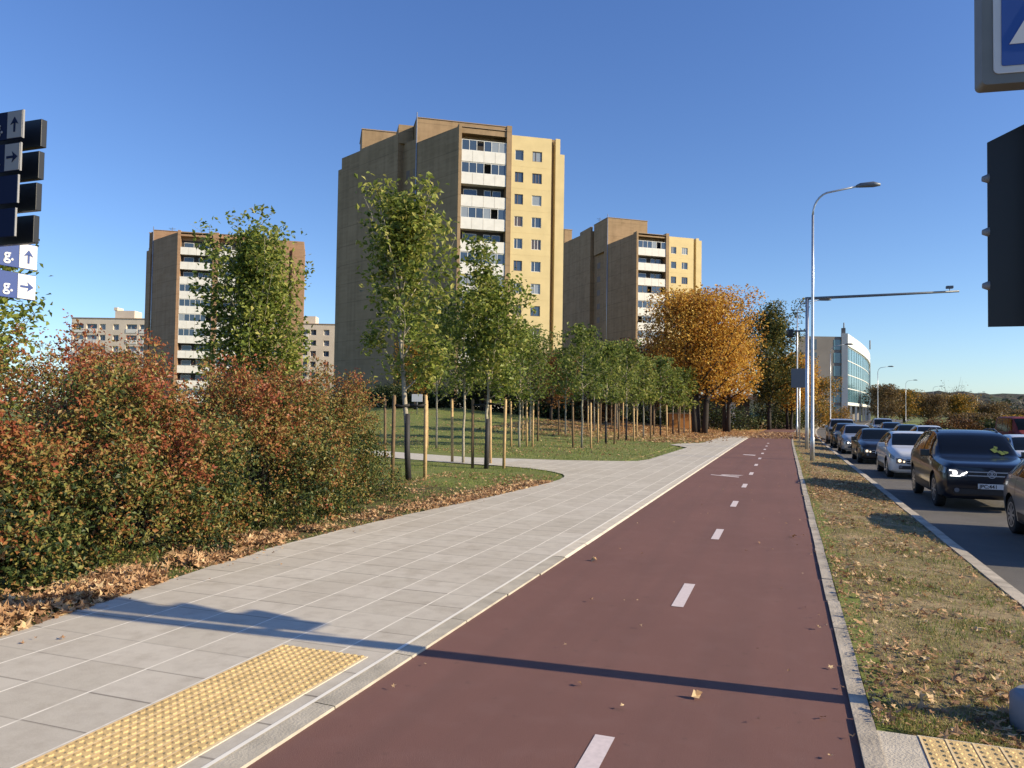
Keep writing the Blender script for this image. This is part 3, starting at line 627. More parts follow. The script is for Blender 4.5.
tree('green_tree',-18.6,12.0,6.1,4.4,1.2,M['lf_linden'],M['bark'],16000,.165,'green tree behind the street name signs at the left edge',seed=15,trunk_r=.08,columnar=.6,nb=22,tint=(.55,.25),multi=2)
S3=[(-9.17,16.95,'m','dark stake left of the tree nearest the shrubs'),(-8.42,17.25,'w','bright stake right of the tree nearest the shrubs'),
(-10.45,23.45,'w','bright stake left of the thin pale trunk'),(-8.95,21.6,'m','dark stake between the pale trunk and the wrapped trunk at the bend'),
(-9.1,23.5,'w','slim bright stake behind the wrapped trunk at the bend'),(-8.05,21.9,'w','bright stake right of the wrapped trunk at the bend'),
(-12.1,33.9,'w','left stake of the lawn tree before the long row'),(-11.5,34.4,'w','middle stake of the lawn tree before the long row'),(-11.15,34.2,'w','right stake of the lawn tree before the long row'),
(-13.4,24.2,'m','stake far left on the lawn behind the nearest tree'),(-14.9,30.7,'w','stake of the lawn tree at the far left')]
for x,y,m,l in S3: stake(x,y,2.12,l,'wood_shaded' if m=='m' else 'wood',(rnd.uniform(-.06,.03),0))
strap((-9.17,16.95,1.85),(-8.8,17.1,1.86),'left black strap of the tree nearest the shrubs'); strap((-8.8,17.1,1.86),(-8.42,17.25,1.88),'right black strap of the tree nearest the shrubs')
strap((-8.95,21.6,1.9),(-8.52,21.65,1.95),'left black strap of the wrapped tree at the bend'); strap((-8.52,21.65,1.95),(-8.05,21.9,2.0),'right black strap of the wrapped tree at the bend')
ORD=['nearest','second','third','fourth','fifth','sixth','seventh','eighth','ninth','tenth','eleventh','twelfth']
# the long row
row=[(-8.95,34.9,6.3,2.3),(-8.75,39.1,5.7,1.9),(-8.55,43.5,6.3,2.2),(-8.35,48,5.6,1.9),(-8.0,52.6,6.0,2.3),(-7.75,57,5.3,1.9),(-7.5,61.5,5.7,2.2)]
row2=[(-12.6,38.2,6.6,2.4),(-12.3,44,6.0,2.1),(-12.0,50,6.5,2.3),(-11.6,55.5,6.0,2.4)]
for i,(x,y,h,wd) in enumerate(row):
    tree('young_tree',x,y,h*.92,wd,2.15,M['lf_row'],M['bark_pale'],1500 if i<3 else 1150,.19+.012*i,f'{ORD[i]} tree of the front row of staked trees along the pavement',group=YT,seed=40+i,trunk_r=.045,columnar=.55,nb=15,tint=(.38+.07*((i*5)%4),.26),droop=.1,guard=(i%3!=0))
    for s,(dx,dy,nm) in enumerate(((-.45,.1,'left'),(.45,-.05,'right'))):
        stake(x+dx,y+dy,2.15,f'{nm} stake of the {ORD[i]} tree in the front row','wood' if (i+s)%2 else 'wood_shaded',(rnd.uniform(-.05,.05),0))
for i,(x,y,h,wd) in enumerate(row2):
    tree('young_tree',x,y,h*.88,wd,2.0,M['lf_row'],M['bark_pale'],1300,.19,f'{ORD[i]} tree of the rear row of staked trees on the lawn',group=YT,seed=60+i,trunk_r=.045,columnar=.55,nb=14,tint=(.42,.22),droop=.1)
    for s,(dx,dy,nm) in enumerate(((-.45,.1,'left'),(.45,-.05,'right'))):
        stake(x+dx,y+dy,2.1,f'{nm} stake of the {ORD[i]} tree in the rear row','wood_shaded' if (i+s)%2 else 'wood')
# big autumn trees
tree('maple_tree',-6.6,64.5,11.9,9.6,3.0,M['lf_orange'],M['bark_dark'],26000,.24,'large round orange maple with a forked dark trunk beside the cycle path',seed=71,trunk_r=.26,columnar=.5,nb=30,tint=(.55,.25),multi=3)
tree('maple_tree',-4.9,72,9.6,5.6,2.6,M['lf_orange'],M['bark_dark'],14000,.24,'orange maple with single trunk, to the right of the largest maple',seed=72,trunk_r=.2,columnar=.45,nb=24,tint=(.62,.22),multi=2)
tree('dark_tree',-1.6,86.5,14.0,7.4,2.6,M['lf_olive'],M['bark_dark'],15000,.28,'tall dark green tree rising behind the orange maples',seed=73,trunk_r=.22,columnar=.8,nb=26,tint=(.55,.3))
tree('maple_tree',.4,90,8.4,6.0,2.0,M['lf_orange'],M['bark_dark'],9000,.26,'low yellow orange tree beside the lamp posts at the end of the path',seed=74,trunk_r=.16,columnar=.4,nb=20,tint=(.6,.25),multi=2)
tree('maple_tree',1.2,104,9.,6.5,2.4,M['lf_orange'],M['bark_dark'],4200,.3,'orange tree in front of the grey office end wall',seed=75,trunk_r=.16,columnar=.45,nb=18,tint=(.5,.3),multi=2)
tree('maple_tree',4.8,122,7.5,6.0,2.0,M['lf_mixed'],M['bark_dark'],3400,.3,'yellowing tree at the foot of the office building',seed=76,trunk_r=.14,columnar=.4,nb=16,tint=(.5,.3))
tree('rust_tree',-11.5,70,8.2,7.0,2.0,M['lf_rust'],M['bark_dark'],8000,.24,'rusty brown tree left of the large orange maple',seed=77,trunk_r=.18,columnar=.5,nb=22,tint=(.6,.3),multi=2)
tree('rust_tree',-17.5,58,5.4,4.8,1.2,M['lf_rust'],M['bark_dark'],5500,.2,'rust coloured tree in front of the foot of the tallest tower',seed=78,trunk_r=.12,columnar=.5,nb=20,tint=(.7,.3),multi=2)
tree('orange_tree',-28.2,56,5.6,4.0,1.2,M['lf_mixed'],M['bark_dark'],4200,.2,'small orange and olive tree behind the nearest young tree',seed=79,trunk_r=.1,columnar=.5,nb=18,tint=(.62,.3),multi=2)
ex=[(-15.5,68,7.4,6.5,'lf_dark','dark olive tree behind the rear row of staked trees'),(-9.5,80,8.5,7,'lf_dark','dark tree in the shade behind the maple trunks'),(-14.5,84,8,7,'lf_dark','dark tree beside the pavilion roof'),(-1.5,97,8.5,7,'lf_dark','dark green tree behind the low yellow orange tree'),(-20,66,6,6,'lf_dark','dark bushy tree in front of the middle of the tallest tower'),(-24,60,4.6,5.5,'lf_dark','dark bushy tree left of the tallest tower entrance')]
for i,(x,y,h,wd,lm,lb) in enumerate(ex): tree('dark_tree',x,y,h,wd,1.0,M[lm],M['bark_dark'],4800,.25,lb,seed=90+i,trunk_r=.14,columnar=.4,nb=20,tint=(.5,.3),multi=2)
# bushes
def bush(x,y,rx,ry,h,lm,n,ls,label,seed,name='bush',group=None,tint=(.5,.3)):
    g=np.random.default_rng(seed); z=gz(x,y); root=empty(name,(x,y,z),0,label,'bush',group)
    k=60; th=g.uniform(0,2*np.pi,k); ph=g.uniform(0,1,k); rr=g.uniform(.55,.95,k); c=np.stack([rx*rr*np.cos(th)*np.sqrt(1-ph**2*.7),ry*rr*np.sin(th)*np.sqrt(1-ph**2*.7),h*(.08+.8*ph*rr)],1)
    ct=g.normal(size=k)*.6; i=g.integers(0,k,n); P=c[i]+g.normal(size=(n,3))*np.array([rx,ry,h])*.13; P[:,2]=np.abs(P[:,2])
    leaves('foliage',P,ls*g.uniform(.7,1.3,n),lm,np.clip(tint[0]+tint[1]*(ct[i]+g.normal(size=n)*.6),0,1),root,g=g)
    tb=MB()
    for q in c[::3]: tb.tube([(q[0]*.1,q[1]*.1,0),(q[0]*.5,q[1]*.5,q[2]*.6),tuple(q)],[.03,.02,.006],4,cap=False)
    tb.build('stems',M['bark_dark'],root)
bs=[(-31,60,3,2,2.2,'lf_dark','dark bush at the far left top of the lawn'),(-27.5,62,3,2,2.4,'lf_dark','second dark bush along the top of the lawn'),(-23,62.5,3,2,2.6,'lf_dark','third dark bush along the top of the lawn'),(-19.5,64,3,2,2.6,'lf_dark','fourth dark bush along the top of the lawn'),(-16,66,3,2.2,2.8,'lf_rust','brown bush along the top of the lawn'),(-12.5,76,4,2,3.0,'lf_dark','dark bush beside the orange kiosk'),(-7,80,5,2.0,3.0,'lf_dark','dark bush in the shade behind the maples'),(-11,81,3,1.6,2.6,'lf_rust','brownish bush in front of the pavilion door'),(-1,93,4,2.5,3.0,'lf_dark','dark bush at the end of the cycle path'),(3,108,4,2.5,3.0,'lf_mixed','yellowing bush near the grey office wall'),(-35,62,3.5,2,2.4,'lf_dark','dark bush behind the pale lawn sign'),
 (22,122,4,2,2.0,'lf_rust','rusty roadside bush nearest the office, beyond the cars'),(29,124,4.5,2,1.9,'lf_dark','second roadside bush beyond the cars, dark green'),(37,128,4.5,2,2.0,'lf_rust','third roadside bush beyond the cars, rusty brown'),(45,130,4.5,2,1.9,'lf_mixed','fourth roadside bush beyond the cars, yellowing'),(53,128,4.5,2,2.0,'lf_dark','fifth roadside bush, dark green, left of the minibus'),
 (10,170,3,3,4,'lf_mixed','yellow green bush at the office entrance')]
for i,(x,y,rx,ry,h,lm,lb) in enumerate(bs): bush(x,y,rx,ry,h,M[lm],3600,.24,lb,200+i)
# autumn wood edge across the bend of the road, right
far=[(22.5,205,9.5,9,'lf_brown','brown tree right behind the glass office'),(30,228,9,9,'lf_mixed','orange tree behind the office end'),(37,232,8,9,'lf_brown','brown tree, second right of the office'),(45,238,8,9,'lf_mixed','orange brown tree, third right of the office'),(54,246,6.2,9,'lf_brown','brown tree, fourth right of the office'),(66,256,4.2,10,'lf_brown','low brown tree in the middle of the far roadside'),
 (65,148,6.0,7,'lf_yg','yellow green tree at the far right edge'),(60,162,4.2,7,'lf_brown','brown tree left of the yellow green one at the right edge'),
 (31,150,2.6,8,'lf_brown','low brown thicket tree above the dark sedan'),(39,154,2.3,8,'lf_mixed','low orange thicket tree above the white hatchback'),(48,160,2.2,9,'lf_brown','low brown thicket tree above the roof of the navy car')]
for i,(x,y,h,wd,lm,lb) in enumerate(far): tree('roadside_tree',x,y,h,wd,.5,M[lm],M['bark'],5200,.45,lb,seed=300+i,trunk_r=.2,columnar=.5,nb=20,tint=(.5,.35),multi=2,z=-.3)
tree('bare_tree',44,240,12.5,9,4,M['lf_brown'],M['bark'],300,.35,'leafless tree standing out above the far autumn trees',seed=330,trunk_r=.22,columnar=.8,nb=28,multi=2,z=-.3)
# far wood on the ridge foot reads as one mass
def wood():
    n=26000; g=np.random.default_rng(5); x=g.uniform(40,760,n); y=g.uniform(330,900,n); k=np.floor(x/9)*7.3+np.floor(y/14)*3.1
    h=6+5*np.abs(np.sin(k)); cx=(np.floor(x/9)+.5)*9; z=h*np.clip(1-((x-cx)/5)**2,.15,1)*g.uniform(.3,1,n)
    zz=np.where(y>820,(y-820)/180*12,0)
    o=leaves('far_wood',np.stack([x,y,z+zz],1),g.uniform(1.2,2.6,n),M['lf_brown'] if False else leafmat('leaf_farwood',[(0,(.035,.045,.035)),(.5,(.07,.07,.045)),(1,(.17,.12,.055))],.1),np.clip(.45+.35*np.sin(k*1.7)+g.normal(size=n)*.15,0,1),g=g)
    tag(o,'distant wooded slope below the ridge','wood',kind='stuff')
wood()
# ================================================================ THE SHRUB BANK (left)
def seg_noise(P,s,seed):
    from mathutils import noise
    return np.array([noise.noise(Vector((p[0]*s+seed,p[1]*s,p[2]*s))) for p in P])
LS=[(0,(.016,.028,.010)),(.17,(.045,.075,.022)),(.32,(.13,.16,.045)),(.43,(.30,.27,.07)),(.54,(.30,.19,.065)),(.66,(.36,.16,.055)),(.80,(.33,.10,.045)),(1,(.27,.07,.035))]
M['lf_shrub']=leafmat('leaf_shrub',LS,.32,.45)
M['lf_shrub_green']=leafmat('leaf_shrub_green',[(0,(.018,.03,.008)),(.5,(.055,.08,.022)),(.85,(.12,.12,.035)),(1,(.24,.11,.04))],.32,.5)
def shrub(x,y,rx,ry,h,ntw,lm,red,label,seed,per=26,ls=.058):
    h*=1.04; ntw=int(ntw*1.8)
    g=np.random.default_rng(seed); r=random.Random(seed); root=empty('autumn_shrub',(x,y,gz(x,y)),0,label,'shrub','autumn shrubs beside the pavement')
    th=g.uniform(0,2*np.pi,ntw); cph=g.uniform(0.0,1,ntw); sph=np.sqrt(1-cph**2)
    D=np.stack([np.cos(th)*sph,np.sin(th)*sph,cph],1); rad=g.uniform(.5,1.0,ntw)**.5
    lump=1+.17*seg_noise(D*1.0,2.6,seed)*2
    E=D*np.array([rx,ry,h])*(rad*lump)[:,None]; E[:,2]=np.maximum(E[:,2],.05)
    # twig direction: outward, up, drooping at the ends
    T=D*np.array([1,1,.6])+np.array([0,0,.45])+g.normal(size=(ntw,3))*.45; T/=np.linalg.norm(T,axis=1)[:,None]
    tl=g.uniform(.3,.7,ntw); E0=E-T*tl[:,None]
    u=g.uniform(0,1,(ntw,per)); P=E0[:,None,:]+T[:,None,:]*(u*tl[:,None])[:,:,None]; P[:,:,2]-=.10*u**2
    P=P+g.normal(size=P.shape)*(.035+.03*(1-u))[:,:,None]
    hole=seg_noise(E+np.array([x,y,0]),1.5,31)+.25*np.clip(.45-E[:,2]/h,0,1); hole2=seg_noise(E+np.array([x,y,0]),3.6,57); keep=((hole<.10)&(hole2<.20))|(g.uniform(0,1,ntw)<.12)
    E=E[keep]; T=T[keep]; tl=tl[keep]; rad=rad[keep]; P=P[keep]; ntw=len(E)
    nt_=seg_noise(E+np.array([x,y,0]),1.1,seed*0+3); nt2=seg_noise(E+np.array([x,y,0]),3.8,9)
    hz=E[:,2]/h; base=.31+red*(.48*np.clip(hz*1.35-.48,0,1)+.30*nt_)+.58*nt2*red+.10*(rad-.8)
    ti=np.clip(base[:,None]+g.normal(size=(ntw,per))*.15,0,1).ravel()
    P=P.reshape(-1,3); P[:,2]=np.abs(P[:,2])+.02
    leaves('foliage',P,ls*g.uniform(.6,1.25,len(P)),lm,ti,root,up=.1,wid=.6,g=g)
    tb=MB()
    for i in range(0,ntw,max(1,ntw//70)):
        e=E[i]; b0=(e[0]*.12,e[1]*.12,0); tb.tube([b0,(e[0]*.45,e[1]*.45,e[2]*.65),tuple(e)],[.012,.008,.002],4,cap=False)
    tb.build('stems',M['bark_dark'],root)
shrub(-8.15,5.1,1.7,1.7,2.3,1800,M['lf_shrub'],1.0,'red and green shrub at the left edge, under the street name signs',401)
shrub(-7.9,7.6,1.65,1.8,2.55,2000,M['lf_shrub'],1.0,'wide red topped shrub with the shadow of the signal in front of it',402)
shrub(-8.0,10.3,1.6,1.7,2.6,1700,M['lf_shrub'],.85,'tall red and orange shrub in the middle of the bank',403)
shrub(-8.55,13.0,1.45,1.7,2.45,1300,M['lf_shrub'],.5,'orange brown shrub between the red ones and the green end shrub',404)
shrub(-9.95,14.6,1.5,1.6,2.4,1300,M['lf_shrub_green'],.6,'grey green shrub at the right end of the bank, beside the staked tree',405)
shrub(-10.6,9.2,2.0,2.9,2.9,2000,M['lf_shrub'],1.0,'taller dark red shrub behind the middle of the bank',406,24)
shrub(-11.2,5.0,2.0,2.5,2.6,1500,M['lf_shrub'],.9,'taller shrub behind the left end of the bank',407,24)
# thin red shoots above the bank
# ================================================================ LITTER AND GRASS
M['lf_fall']=leafmat('fallen_leaf',[(0,(.12,.06,.03)),(.35,(.33,.18,.09)),(.7,(.54,.33,.17)),(1,(.68,.50,.28))],.2,.7)
M['blade']=leafmat('grass_blade',[(0,(.08,.13,.022)),(.5,(.18,.24,.045)),(.8,(.32,.31,.09)),(1,(.50,.40,.18))],.3,.6)
def scatter(n,xf,yf,acc,g):
    X=xf(n);Y=yf(n); k=acc(X,Y); return X[k],Y[k]
def zarr(X,Y): return np.array([gz(a,b) for a,b in zip(X,Y)])
def blades(name,X,Y,h,wd,label,g,tintc=.5,zoff=0.):
    n=len(X); Z=zarr(X,Y)+zoff; a=g.uniform(0,2*np.pi,n); hh=h*g.uniform(.5,1.2,n); ln=g.normal(size=(n,2))*(hh*.45)[:,None]; ww=wd*g.uniform(.6,1.3,n)
    c=np.cos(a)*ww/2; s=np.sin(a)*ww/2
    V=np.stack([np.stack([X-c,Y-s,Z],1),np.stack([X+c,Y+s,Z],1),np.stack([X+ln[:,0],Y+ln[:,1],Z+hh],1)],1).reshape(-1,3)
    o=rawmesh(name,V,np.arange(3*n).reshape(n,3),M['blade'],np.clip(tintc+g.normal(size=n)*.25,0,1)); tag(o,label,'grass',kind='stuff'); return o
from mathutils import noise as mn
def nz(X,Y,s,o=0): return np.array([mn.noise(Vector((a*s+o,b*s,o*.7))) for a,b in zip(X,Y)])
g=np.random.default_rng(1)
# right verge grass: density falls with distance
n=52000; Y=4.9+32*g.uniform(0,1,n)**1.9; X=g.uniform(.52,2.24,n); k=(nz(X,Y,1.5)+g.normal(size=n)*.22>-.02)&((X>.62)|(g.uniform(0,1,n)<.3)); blades('verge_grass_blades',X[k],Y[k],.038,.007,'short patchy grass on the strip between cycle path and road',g,.78,.012)
n=6000; Y=4.9+7*g.uniform(0,1,n); X=g.uniform(.6,2.2,n); k=nz(X,Y,1.1,4)>.22; blades('verge_grass_tufts',X[k],Y[k],.07,.008,'greener tufts on the strip between cycle path and road',g,.35,.012)
# left strip, near lawn
n=42000; Y=3+19.5*g.uniform(0,1,n)**1.2; E_=np.array([edge(b) for b in Y]); X=E_-.01-g.uniform(0,1,n)**1.1*5.2; k=(nz(X,Y,1.3,2)+g.normal(size=n)*.25>-.15)
blades('lawn_edge_grass',X[k],Y[k],.06,.010,'grass between the pavement and the shrubs',g,.45)
n=52000; Y=26.6+34*g.uniform(0,1,n)**1.3; X=-4.8-g.uniform(0,1,n)*32
k=(Y>26.9+np.maximum(0,-X-9)*.36)&(X<np.array([edge(b) for b in Y])-.05); blades('lawn_grass',X[k],Y[k],.05,.03,'green lawn rising towards the towers',g,.55)
def litter(X,Y,size,label,g,zo=.012,up=1.5,name='fallen_leaves'):
    n=len(X); P=np.stack([X,Y,zarr(X,Y)+zo+g.uniform(.0,.02,n)],1)
    o=lobed(name,P,size*g.uniform(.55,1.35,n),M['lf_fall'],np.clip(.55+g.normal(size=n)*.3,0,1),g,up,.55); tag(o,label,'fallen leaves',kind='stuff')
n=9500; Y=4.9+45*g.uniform(0,1,n)**1.5; X=g.uniform(.52,2.22,n); k=(nz(X,Y,.9,7)+g.normal(size=n)*.25>0.02); litter(X[k],Y[k],.088,'brown leaves scattered over the strip beside the road',g,.03)
n=2600; Y=17+14*g.uniform(0,1,n); X=g.uniform(.52,2.22,n); k=(np.abs(Y-21)<4.0); litter(X[k],Y[k],.075,'thick band of brown leaves on the far part of the roadside strip',g,.03)
n=6500; Y=2.8+15.5*g.uniform(0,1,n)**1.15; X=np.array([edge(b) for b in Y])+.03-np.abs(g.normal(size=n))*.42; k=(nz(X,Y,1.4,11)+g.normal(size=n)*.12>-.12)|((Y>13)&(g.uniform(0,1,n)<.8)); litter(X[k],Y[k],.105,'crisp brown leaves piled along the edge of the shrubs',g,.03,.7)
n=1500; Y=13+7*g.uniform(0,1,n); X=np.array([edge(b) for b in Y])-.15-g.uniform(0,1,n)*3.2; k=(nz(X,Y,.8,5)+g.normal(size=n)*.2>.0); litter(X[k],Y[k],.10,'brown leaves under the staked trees beside the pavement',g,.03)
n=9500; Y=27+26*g.uniform(0,1,n); X=-4.9-g.uniform(0,1,n)*26; k=(nz(X,Y,.35,5)+g.normal(size=n)*.25>.12)&(Y>27.3+np.maximum(0,-X-9)*.38)&(X<np.array([edge(b) for b in Y])-.1); litter(X[k],Y[k],.12,'scattered leaves on the rising lawn',g,.05)
n=14000; Y=43+32*g.uniform(0,1,n); X=g.uniform(-18,3.,n); k=(X<np.array([edge(b) for b in Y])+g.normal(size=n)*.5)|(Y>56); litter(X[k],Y[k],.2,'orange carpet of maple leaves at the end of the path',g,.05)
n=16000; Y=4.9+26*g.uniform(0,1,n)**1.5; X=g.uniform(.5,2.24,n); k=(nz(X,Y,2.2,17)+g.normal(size=n)*.3>-.05); litter(X[k],Y[k],.028,'small crumbled leaf bits all over the strip beside the road',g,.02,.8)
n=5000; Y=3+14*g.uniform(0,1,n)**1.2; X=np.array([edge(b) for b in Y])+.02-np.abs(g.normal(size=n))*.7; litter(X,Y,.035,'small crumbled leaf bits between pavement and shrubs',g,.02,.8)
n=3000; Y=3+6.5*g.uniform(0,1,n); X=np.array([edge(b) for b in Y])-.12-np.abs(g.normal(size=n))*.32; k=(nz(X,Y,1.6,21)>-.05); litter(X[k],Y[k],.115,'deep drifts of curled brown leaves under the left shrubs',g,.06,.5)
n=1300; Y=4.9+26*g.uniform(0,1,n)**1.5; X=.50+np.abs(g.normal(size=n))*.06; litter(X,Y,.03,'leaf crumbs gathered along the kerb of the cycle path',g,.03,.8)
# single leaves on the paved surfaces
n=230; Y=4.+40*g.uniform(0,1,n)**1.3; X=np.where(g.uniform(0,1,n)<.35,g.uniform(-2.4,.4,n),np.where(g.uniform(0,1,n)<.5,.37+g.normal(size=n)*.07,np.array([edge(b) for b in Y])+np.abs(g.normal(size=n))*.3)); litter(X,Y,.05,'stray small leaves lying on the paved paths',g,.045,2.5)
for i,(x,y,sz,lb) in enumerate([(-.52,4.98,.075,'single pale curled leaf on the red path near the pole shadow'),(-2.15,9.0,.09,'single brown leaf on the red path by the pale kerb'),(.13,11.9,.075,'single dark leaf on the right part of the red path')]):
    gg=np.random.default_rng(50+i); P=np.array([[x,y,.018],[x+.015,y+.01,.024]]); o=leaves('fallen_leaf',P,np.array([sz,sz*.8]),M['lf_fall'],np.array([.95,.6]) if i<2 else np.array([.1,.2]),None,wid=.85,fold=.3,g=gg); tag(o,lb,'leaf')
# ================================================================ LAMPS, GANTRY, SIGNS
def lamp(x,y,H,label,arm=2.05,ang=0,r=.06,zz=None):
    z=gz(x,y) if zz is None else zz; root=empty('street_lamp',(x,y,z),ang,label,'street lamp','tall street lamps along the road')
    b=MB(); b.tube([(0,0,-.1),(0,0,.9),(0,0,.95),(0,0,H*.6),(0,0,H-1.0)],[r*1.45,r*1.4,r*1.1,r*.9,r*.75],10); b.build('pole',M['galv'],root)
    b=MB(); pts=[(0,0,H-1.02)]
    for i in range(1,8): a=math.pi/2*i/7; pts.append((.65*(1-math.cos(a)),0,H-1.0+.86*math.sin(a)))
    pts.append((arm-.45,0,H)); b.tube(pts,r*.62,8); b.build('arm',M['galv'],root)
    b=MB(); b.tube([(arm-.5,0,H+.0),(arm-.35,0,H+.03),(arm+.1,0,H+.03),(arm+.35,0,H)],[.05,.09,.11,.05],10); b.build('lamp_head',M['darksteel'],root)
    return root
lamp(1.0,31.9,10.6,'nearest tall street lamp with curved arm, beside the road')
lamp(.86,62,10.4,'second street lamp, behind the gantry post')
for i,(x,y,h,lb) in enumerate([(4.9,95,10,'thin lamp post in front of the grey office wall'),(14.5,140,10,'lamp whose head shows at the right end of the office'),(26,195,10,'first thin lamp post right of the office'),(38,235,10,'second thin lamp post right of the office'),(55,285,10,'third thin lamp post right of the office'),(60,291,10,'fourth thin lamp post right of the office')]): lamp(x,y,h,lb,zz=-.25)
lamp(29,83,4.2,'short lamp post at the far right beside the red bus',arm=.6,ang=math.pi,zz=-.25)
gt=empty('sign_gantry',(1.05,41.6,-.05),0,'grey gantry post with a long horizontal arm over the road','gantry')
b=MB(); b.tube([(0,0,-.1),(0,0,1.2),(0,0,7.70)],[.10,.095,.085],10); b.build('post',M['galv'],gt)
b=MB(); b.tube([(-.10,0,7.70),(3.5,0,7.76),(6.8,0,7.82)],[.075,.065,.05],8); b.build('arm',M['darksteel'],gt)
b=MB(); b.box(6.25,6.55,-.12,.14,7.97,8.09); b.tube([(6.4,0,7.75),(6.4,0,8.0)],.02,5); b.build('camera_unit',M['darksteel'],gt,.02)
b=MB(); b.tube([(-1.0,.0,6.05),(.0,.0,6.05)],.05,6); b.tube([(-.9,0,5.9),(-.9,0,6.2)],.05,6); b.build('side_arm',M['darksteel'],gt)
sg=empty('traffic_signal',(.25,41.5,5.72),0,'small dark signal head hanging left of the gantry post','traffic light')
b=MB(); b.box(-.1,.1,-.1,.1,0,.34); b.build('housing',M['black'],sg,.03); b=MB(); b.box(-.15,.15,.1,.12,-.04,.38); b.build('backplate',M['black'],sg)
ds=empty('road_sign',(.72,43.0,0),0,'dark back of a rectangular road sign behind the gantry post','road sign')
b=MB(); b.tube([(0,0,-.05),(0,0,4.1)],.035,8); b.build('post',M['galv'],ds); b=MB(); b.box(-.42,.42,-.05,-.02,3.15,4.15); b.build('panel',M['darksteel'],ds,.01)
# traffic signal and crossing sign on the pole just right of the frame
tp=empty('signal_pole',(1.51,5.38,-.09),0,'steel signal pole with a wide grey foot at the right edge','pole')
b=MB(); b.tube([(0,0,-.05),(0,0,4.9)],.08,16); b.build('post',M['darksteel'],tp)
M['footgrey']=mat('footgrey',(.20,.21,.23),.6,noise=.1); b=MB(); b.tube([(0,0,-.05),(0,0,.22),(0,0,.25)],[.235,.235,.20],20); b.build('foot',M['footgrey'],tp)
ts=empty('traffic_light',(1.515,5.38,2.36),0,'large black traffic light head seen from behind at the right edge','traffic light')
b=MB(); b.slab([(-.315,0),(.30,0),(.30,1.34),(.0,1.32),(-.315,1.17)],.13,.14); b.build('backplate',M['black'],ts)
b=MB(); b.slab([(-.17,.06),(.17,.06),(.17,1.16),(.08,1.22),(-.08,1.22),(-.17,1.16)],.14,.40); b.build('housing',M['black'],ts,.02)
for zc in (.12,1.0):
    b=MB(); b.box(-.03,.03,.0,.13,zc,zc+.05); b.build('bracket',M['darksteel'],ts)
M['lens']=mat('lens',(.12,.02,.02),.3)
for i in range(3):
    b=MB(); n=14; zc=.24+.34*i; vs=[];fs=[]
    for j in range(n+1):
        a=math.pi*(-.1+1.2*j/n)
        vs+=[(.14*math.cos(a),.40,zc+.14*math.sin(a)),(.13*math.cos(a),.47+.09*max(0,math.sin(a)),zc+.135*math.sin(a))]
    for j in range(n): fs.append((2*j,2*j+1,2*j+3,2*j+2))
    b.add(vs,fs); vo=b.build('visor',M['black'],ts); vo.modifiers.new('s','SOLIDIFY').thickness=.006
    l=MB(); l.tube([(0,.395,zc),(0,.412,zc)],.11,16); l.build('lens',M['lens'],ts)
    k=MB(); k.tube([(-.308,.135,zc+.02),(-.345,.135,zc+.02)],[.032,.016],8); k.build('clip',M['footgrey'],ts)
cs=empty('crossing_sign',(1.49,5.38,3.76),R(6),'blue pedestrian crossing sign in a grey box frame, top right corner','road sign')
M['signblue']=mat('signblue',(.012,.06,.27),.4); M['signgrey']=mat('signgrey',(.15,.155,.15),.55,noise=.1); M['signwhite']=mat('signwhite',(.55,.55,.56),.5)
def rrect(x0,x1,z0,z1,r,n=5):
    out=[]
    for cx,cz,a0 in ((x1-r,z0+r,-90),(x1-r,z1-r,0),(x0+r,z1-r,90),(x0+r,z0+r,180)):
        for i in range(n+1): a=R(a0+90*i/n); out.append((cx+r*math.cos(a),cz+r*math.sin(a)))
    return out
b=MB(); b.slab(rrect(-.42,.455,0,.875,.03),-.20,-.075); b.build('frame',M['signgrey'],cs)
b=MB(); b.slab(rrect(-.361,.40,.058,.82,.03),-.207,-.2005); b.build('border',M['signwhite'],cs)
b=MB(); b.slab(rrect(-.319,.358,.10,.778,.012),-.211,-.2075); b.build('panel',M['signblue'],cs)
b=MB(); b.slab([(-.28,.225),(.32,.225),(.02,.745)],-.215,-.2115); b.build('triangle',M['signwhite'],cs)
b=MB(); b.slab([(-.135,.245),(-.02,.245),(.03,.36),(-.01,.40),(-.05,.31),(-.10,.31)],-.218,-.2155); b.slab([(.06,.60),(.11,.62),(.09,.67),(.05,.66)],-.218,-.2155)
b.slab([(.03,.36),(.08,.40),(.09,.57),(.03,.59),(-.0,.46)],-.218,-.2155); b.slab([(.05,.36),(.14,.245),(.20,.245),(.10,.41)],-.218,-.2155); b.build('pedestrian_symbol',M['black'],cs)
